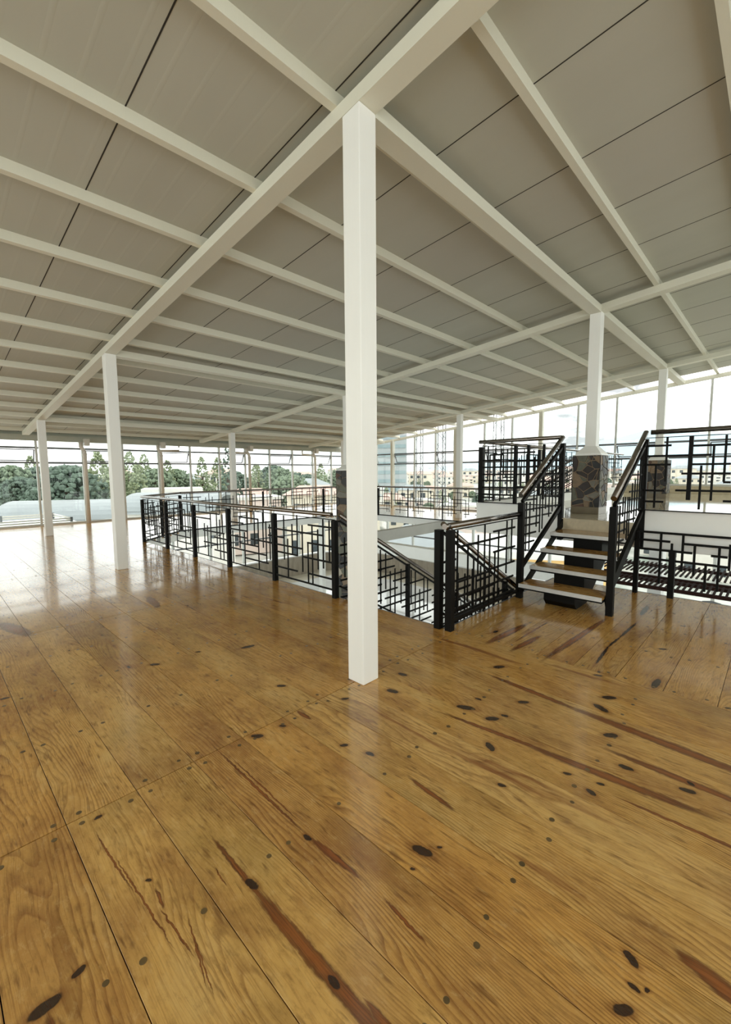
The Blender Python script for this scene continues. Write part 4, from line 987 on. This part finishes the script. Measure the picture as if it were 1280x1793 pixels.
ROOF = {'red': mottled('terracotta_roof', S(204, 172, 160), .15, 1, .8), 'grey': mottled('grey_sheet_roof', S(142, 148, 150), .08, .6, .45), 'white': mottled('white_flat_roof', S(214, 212, 206), .05, .6, .7)}
WALLM = {'white': mottled('white_house_wall', S(220, 216, 208), .05, .5, .8), 'cream': mottled('cream_house_wall', S(216, 206, 188), .05, .5, .8), 'pink': mottled('pinkish_house_wall', S(214, 198, 190), .05, .5, .8), 'ochre': mottled('ochre_house_wall', S(226, 186, 122), .05, .5, .8)}
WINM = mottled('dark_window_pane', S(58, 66, 72), .1, 2, .2)
def house(x, y, w, d, h, wall, roof, label, group, rot=0.0, z=None, nw=3, fl=2):
    e = empty('house', (x, y, terrain(x, y) - .3 if z is None else z), label=label, cat='house', group=group); e.rotation_euler = (0, 0, rot)
    box('wall', -w / 2, w / 2, -d / 2, d / 2, 0, h, WALLM[wall], e)
    if roof == 'white':
        box('roof', -w / 2 - .2, w / 2 + .2, -d / 2 - .2, d / 2 + .2, h, h + .4, ROOF['white'], e)
    else:
        o = .5; rh = d * .22
        t = MB(); n = 0
        t.V = [(-w / 2 - o, -d / 2 - o, h), (w / 2 + o, -d / 2 - o, h), (w / 2 + o, d / 2 + o, h), (-w / 2 - o, d / 2 + o, h), (-w / 2 + d * .3, 0, h + rh), (w / 2 - d * .3, 0, h + rh)]
        t.F = [(0, 3, 2, 1), (0, 1, 5, 4), (2, 3, 4, 5), (1, 2, 5), (3, 0, 4)]
        t.build('roof', ROOF[roof], e)
    for f in range(fl):
        for k in range(nw):
            u = -w / 2 + w * (k + .5) / nw; zz = h * (f + .55) / fl
            unit_box('window', (u, -d / 2, zz), (w / nw * .4, .16, h / fl * .42), WINM, e)
        unit_box('window', (-w / 2, 0, h * (f + .55) / fl), (.16, d * .3, h / fl * .42), WINM, e)
kinds = [('white', 'red', 'white house with a terracotta roof in the town beyond the glass', 'white houses with terracotta roofs'),
         ('white', 'white', 'white flat-roofed block in the town beyond the glass', 'white flat-roofed blocks'),
         ('cream', 'red', 'cream house with a terracotta roof in the town beyond the glass', 'cream houses with terracotta roofs'),
         ('pink', 'white', 'pinkish flat-roofed house in the town beyond the glass', 'pinkish flat-roofed houses'),
         ('cream', 'grey', 'cream house with a grey sheet roof in the town beyond the glass', 'cream houses with grey roofs')]
for az, r in PARK_HOUSES:
    kd = rnd.choice(kinds); x, y = at(az, r)
    house(x, y, rnd.uniform(6.5, 8.5), rnd.uniform(4.5, 5.5), max(3.0, -1.6 - terrain(x, y) + rnd.uniform(-1, 1.2)), kd[0], kd[1], kd[2], kd[3], rot=math.radians(-az) + rnd.uniform(-.4, .4))
for k in range(420):
    az = rnd.uniform(44, 92) if k % 4 else rnd.uniform(14, 44); r = rnd.choice([rnd.uniform(70, 140), rnd.uniform(120, 460), rnd.uniform(120, 460)]); r = max(r, 95) if az < 50 else r
    kd = rnd.choice(kinds); x, y = at(az, r)
    big = 1 + r / 900; hw, hd = rnd.uniform(7, 11) * big, rnd.uniform(6, 8) * big
    if not free(x, y, math.hypot(hw, hd) / 2 + .8): continue
    house(x, y, hw, hd, rnd.choice([3.5, 6, 6, 8.5]), kd[0], kd[1], kd[2], kd[3], rot=math.radians(-az) + rnd.uniform(-.5, .5))
# long curved-roof sheds among the trees at the left
def shed(az, r, z, w, d, h, label, rot):
    x, y = at(az, r); e = empty('shed', (x, y, terrain(x, y)), label=label, cat='shed', group=None); e.rotation_euler = (0, 0, rot)
    H = z - terrain(x, y)
    t = MB(); n = 12
    for s_ in (-d / 2, d / 2):
        for i in range(n + 1): a = math.pi * i / n; t.V.append((-w / 2 * math.cos(a), s_, H - h + h * math.sin(a)))
        for i in range(n + 1): a = math.pi * i / n; t.V.append((-w / 2 * math.cos(a), s_, H - h + h * math.sin(a) + .25))
    m_ = n + 1
    for i in range(n):
        t.F += [(m_ + i, m_ + i + 1, 3 * m_ + i + 1, 3 * m_ + i), (i, 2 * m_ + i, 2 * m_ + i + 1, i + 1), (i, i + 1, m_ + i + 1, m_ + i), (2 * m_ + i, 3 * m_ + i, 3 * m_ + i + 1, 2 * m_ + i + 1)]
    t.build('curved_roof', ROOF['grey'], e)
    box('wall', -w / 2 + .4, w / 2 - .4, -d / 2 + .4, d / 2 - .4, 0, H - h, WALLM['white'], e)
    for k in range(5): unit_box('window', (-w / 2 + w * (k + .5) / 5, -d / 2 + .4, H - h - 1.4), (w / 12, .2, 1.2), WINM, e)
shed(12.5, 50, -1.2, 8, 11, 1.6, 'grey arched-roof shed among the trees at the far left', math.radians(60))
shed(23, 41, -0.4, 6, 8, 1.4, 'grey arched-roof shed just left of the long railing', math.radians(42))
house(*at(22.0, 56), 6, 5, 12.4, 'ochre', 'white', 'small ochre house just behind the arched-roof shed left of the long railing', None, rot=math.radians(-23), z=-13)
house(*at(66.0, 30), 9, 7, 10.6, 'ochre', 'white', 'ochre building close outside the lower windows, below the platform', None, rot=math.radians(-60), nw=4, fl=3)
house(*at(54, 42), 8, 7, 9.0, 'white', 'grey', 'white house with a grey roof close outside the lower windows', None, rot=math.radians(-55))
# tower block and lattice masts
BANDM = mottled('pale_teal_glazing', S(132, 150, 154), .08, .4, .3)
x, y = at(48.6, 210)
e = empty('tower_block', (x, y, terrain(x, y)), label='tall grey tower block seen through the upper panes beside the foreground column', cat='building'); e.rotation_euler = (0, 0, math.radians(-48))
box('core', -10, 10, -8, 8, 0, 52, mottled('grey_concrete_facade', S(160, 166, 168), .08, .3, .6), e)
for k in range(12): unit_box('window_band', (0, -8, 4 + k * 4), (19, .4, 1.6), BANDM, e)
def mast(az, r, top, label, w=1.1):
    x, y = at(az, r); z0 = terrain(x, y); e = empty('crane_mast', (x, y, z0), label=label, cat='crane mast', group='lattice crane masts outside'); e.rotation_euler = (0, 0, math.radians(-az + 20))
    H = top - z0; t = MB(); k = int(H / w)
    for sx in (-1, 1):
        for sy in (-1, 1): t.beam((sx * w / 2, sy * w / 2, 0), (sx * w / 2, sy * w / 2, H), .10, .10, Vector((0, 1, 0)))
    t.build('mast_leg', MAT['alu'], e); t = MB()
    for i in range(k):
        z = i * w
        for s_ in (-1, 1):
            sg = 1 if i % 2 else -1
            t.beam((-sg * w / 2, s_ * w / 2, z), (sg * w / 2, s_ * w / 2, z + w), .05, .05); t.beam((s_ * w / 2, -sg * w / 2, z), (s_ * w / 2, sg * w / 2, z + w), .05, .05)
    t.build('mast_lattice', MAT['alu'], e)
mast(55.8, 62, 11, 'lattice crane mast seen left of the gallery column')
mast(63.0, 70, 14, 'lattice crane mast seen above the platform railing', 1.2)
mast(53.0, 75, 12, 'lattice crane mast between the foreground column and the gallery column')

# ------------------------------------------------------------------ every tree and house gets a label that says where to find it
LAND = [(72, 'left of the third column'), (150, 'between the third column and first rain pipe'), (190, 'between the first rain pipe and second column'),
        (278, 'between the second column and second rain pipe'), (418, 'between second rain pipe and column behind the railing'), (545, 'right of the column behind the railing'),
        (610, 'just left of the foreground column'), (660, 'behind the foreground column'), (740, 'just right of the foreground column'), (815, 'left of the gallery column'), (905, 'right of the gallery column'),
        (985, 'above the platform railing'), (1040, 'left of the near pedestal column'), (1100, 'right of the near pedestal column'), (1150, 'left of the farther pedestal column'), (1215, 'right of the farther pedestal column'), (9999, 'at the right border')]
SHORT = {'broad round trees outside': 'broad tree', 'tall narrow trees outside': 'tall narrow tree', 'conifers outside': 'pointed conifer',
         'white houses with terracotta roofs': 'white red-roofed house', 'white flat-roofed blocks': 'white flat-roofed block', 'cream houses with terracotta roofs': 'cream red-roofed house',
         'pinkish flat-roofed houses': 'pinkish flat-roofed house', 'cream houses with grey roofs': 'cream grey-roofed house'}
ORD = ['leftmost', 'second', 'third', 'fourth', 'fifth', 'sixth', 'seventh', 'eighth', 'ninth', 'tenth', 'eleventh', 'twelfth', 'thirteenth', 'fourteenth', 'fifteenth', 'sixteenth', 'seventeenth', 'eighteenth', 'nineteenth', 'twentieth']
buckets = {}
for o in SC.objects:
    if o.parent is None and o.get('group') in SHORT:
        v = o.location - Vector((0, 0, EYE)); px = 640 + F_PX * v.dot(r2) / v.dot(fw)
        ph_ = next(t for x, t in LAND if px < x)
        buckets.setdefault((o['group'], ph_), []).append((px, o))
for (g_, ph_), lst in buckets.items():
    lst.sort(key=lambda q: q[0])
    for i, (px, o) in enumerate(lst):
        if len(lst) == 1: o['label'] = 'the only %s outside %s' % (SHORT[g_], ph_)
        elif i == 0: o['label'] = '%s outside %s, leftmost one there' % (SHORT[g_], ph_)
        elif i == len(lst) - 1: o['label'] = '%s outside %s, rightmost one there' % (SHORT[g_], ph_)
        else: o['label'] = '%s outside %s, %s from left' % (SHORT[g_], ph_, ORD[min(i, 19)])
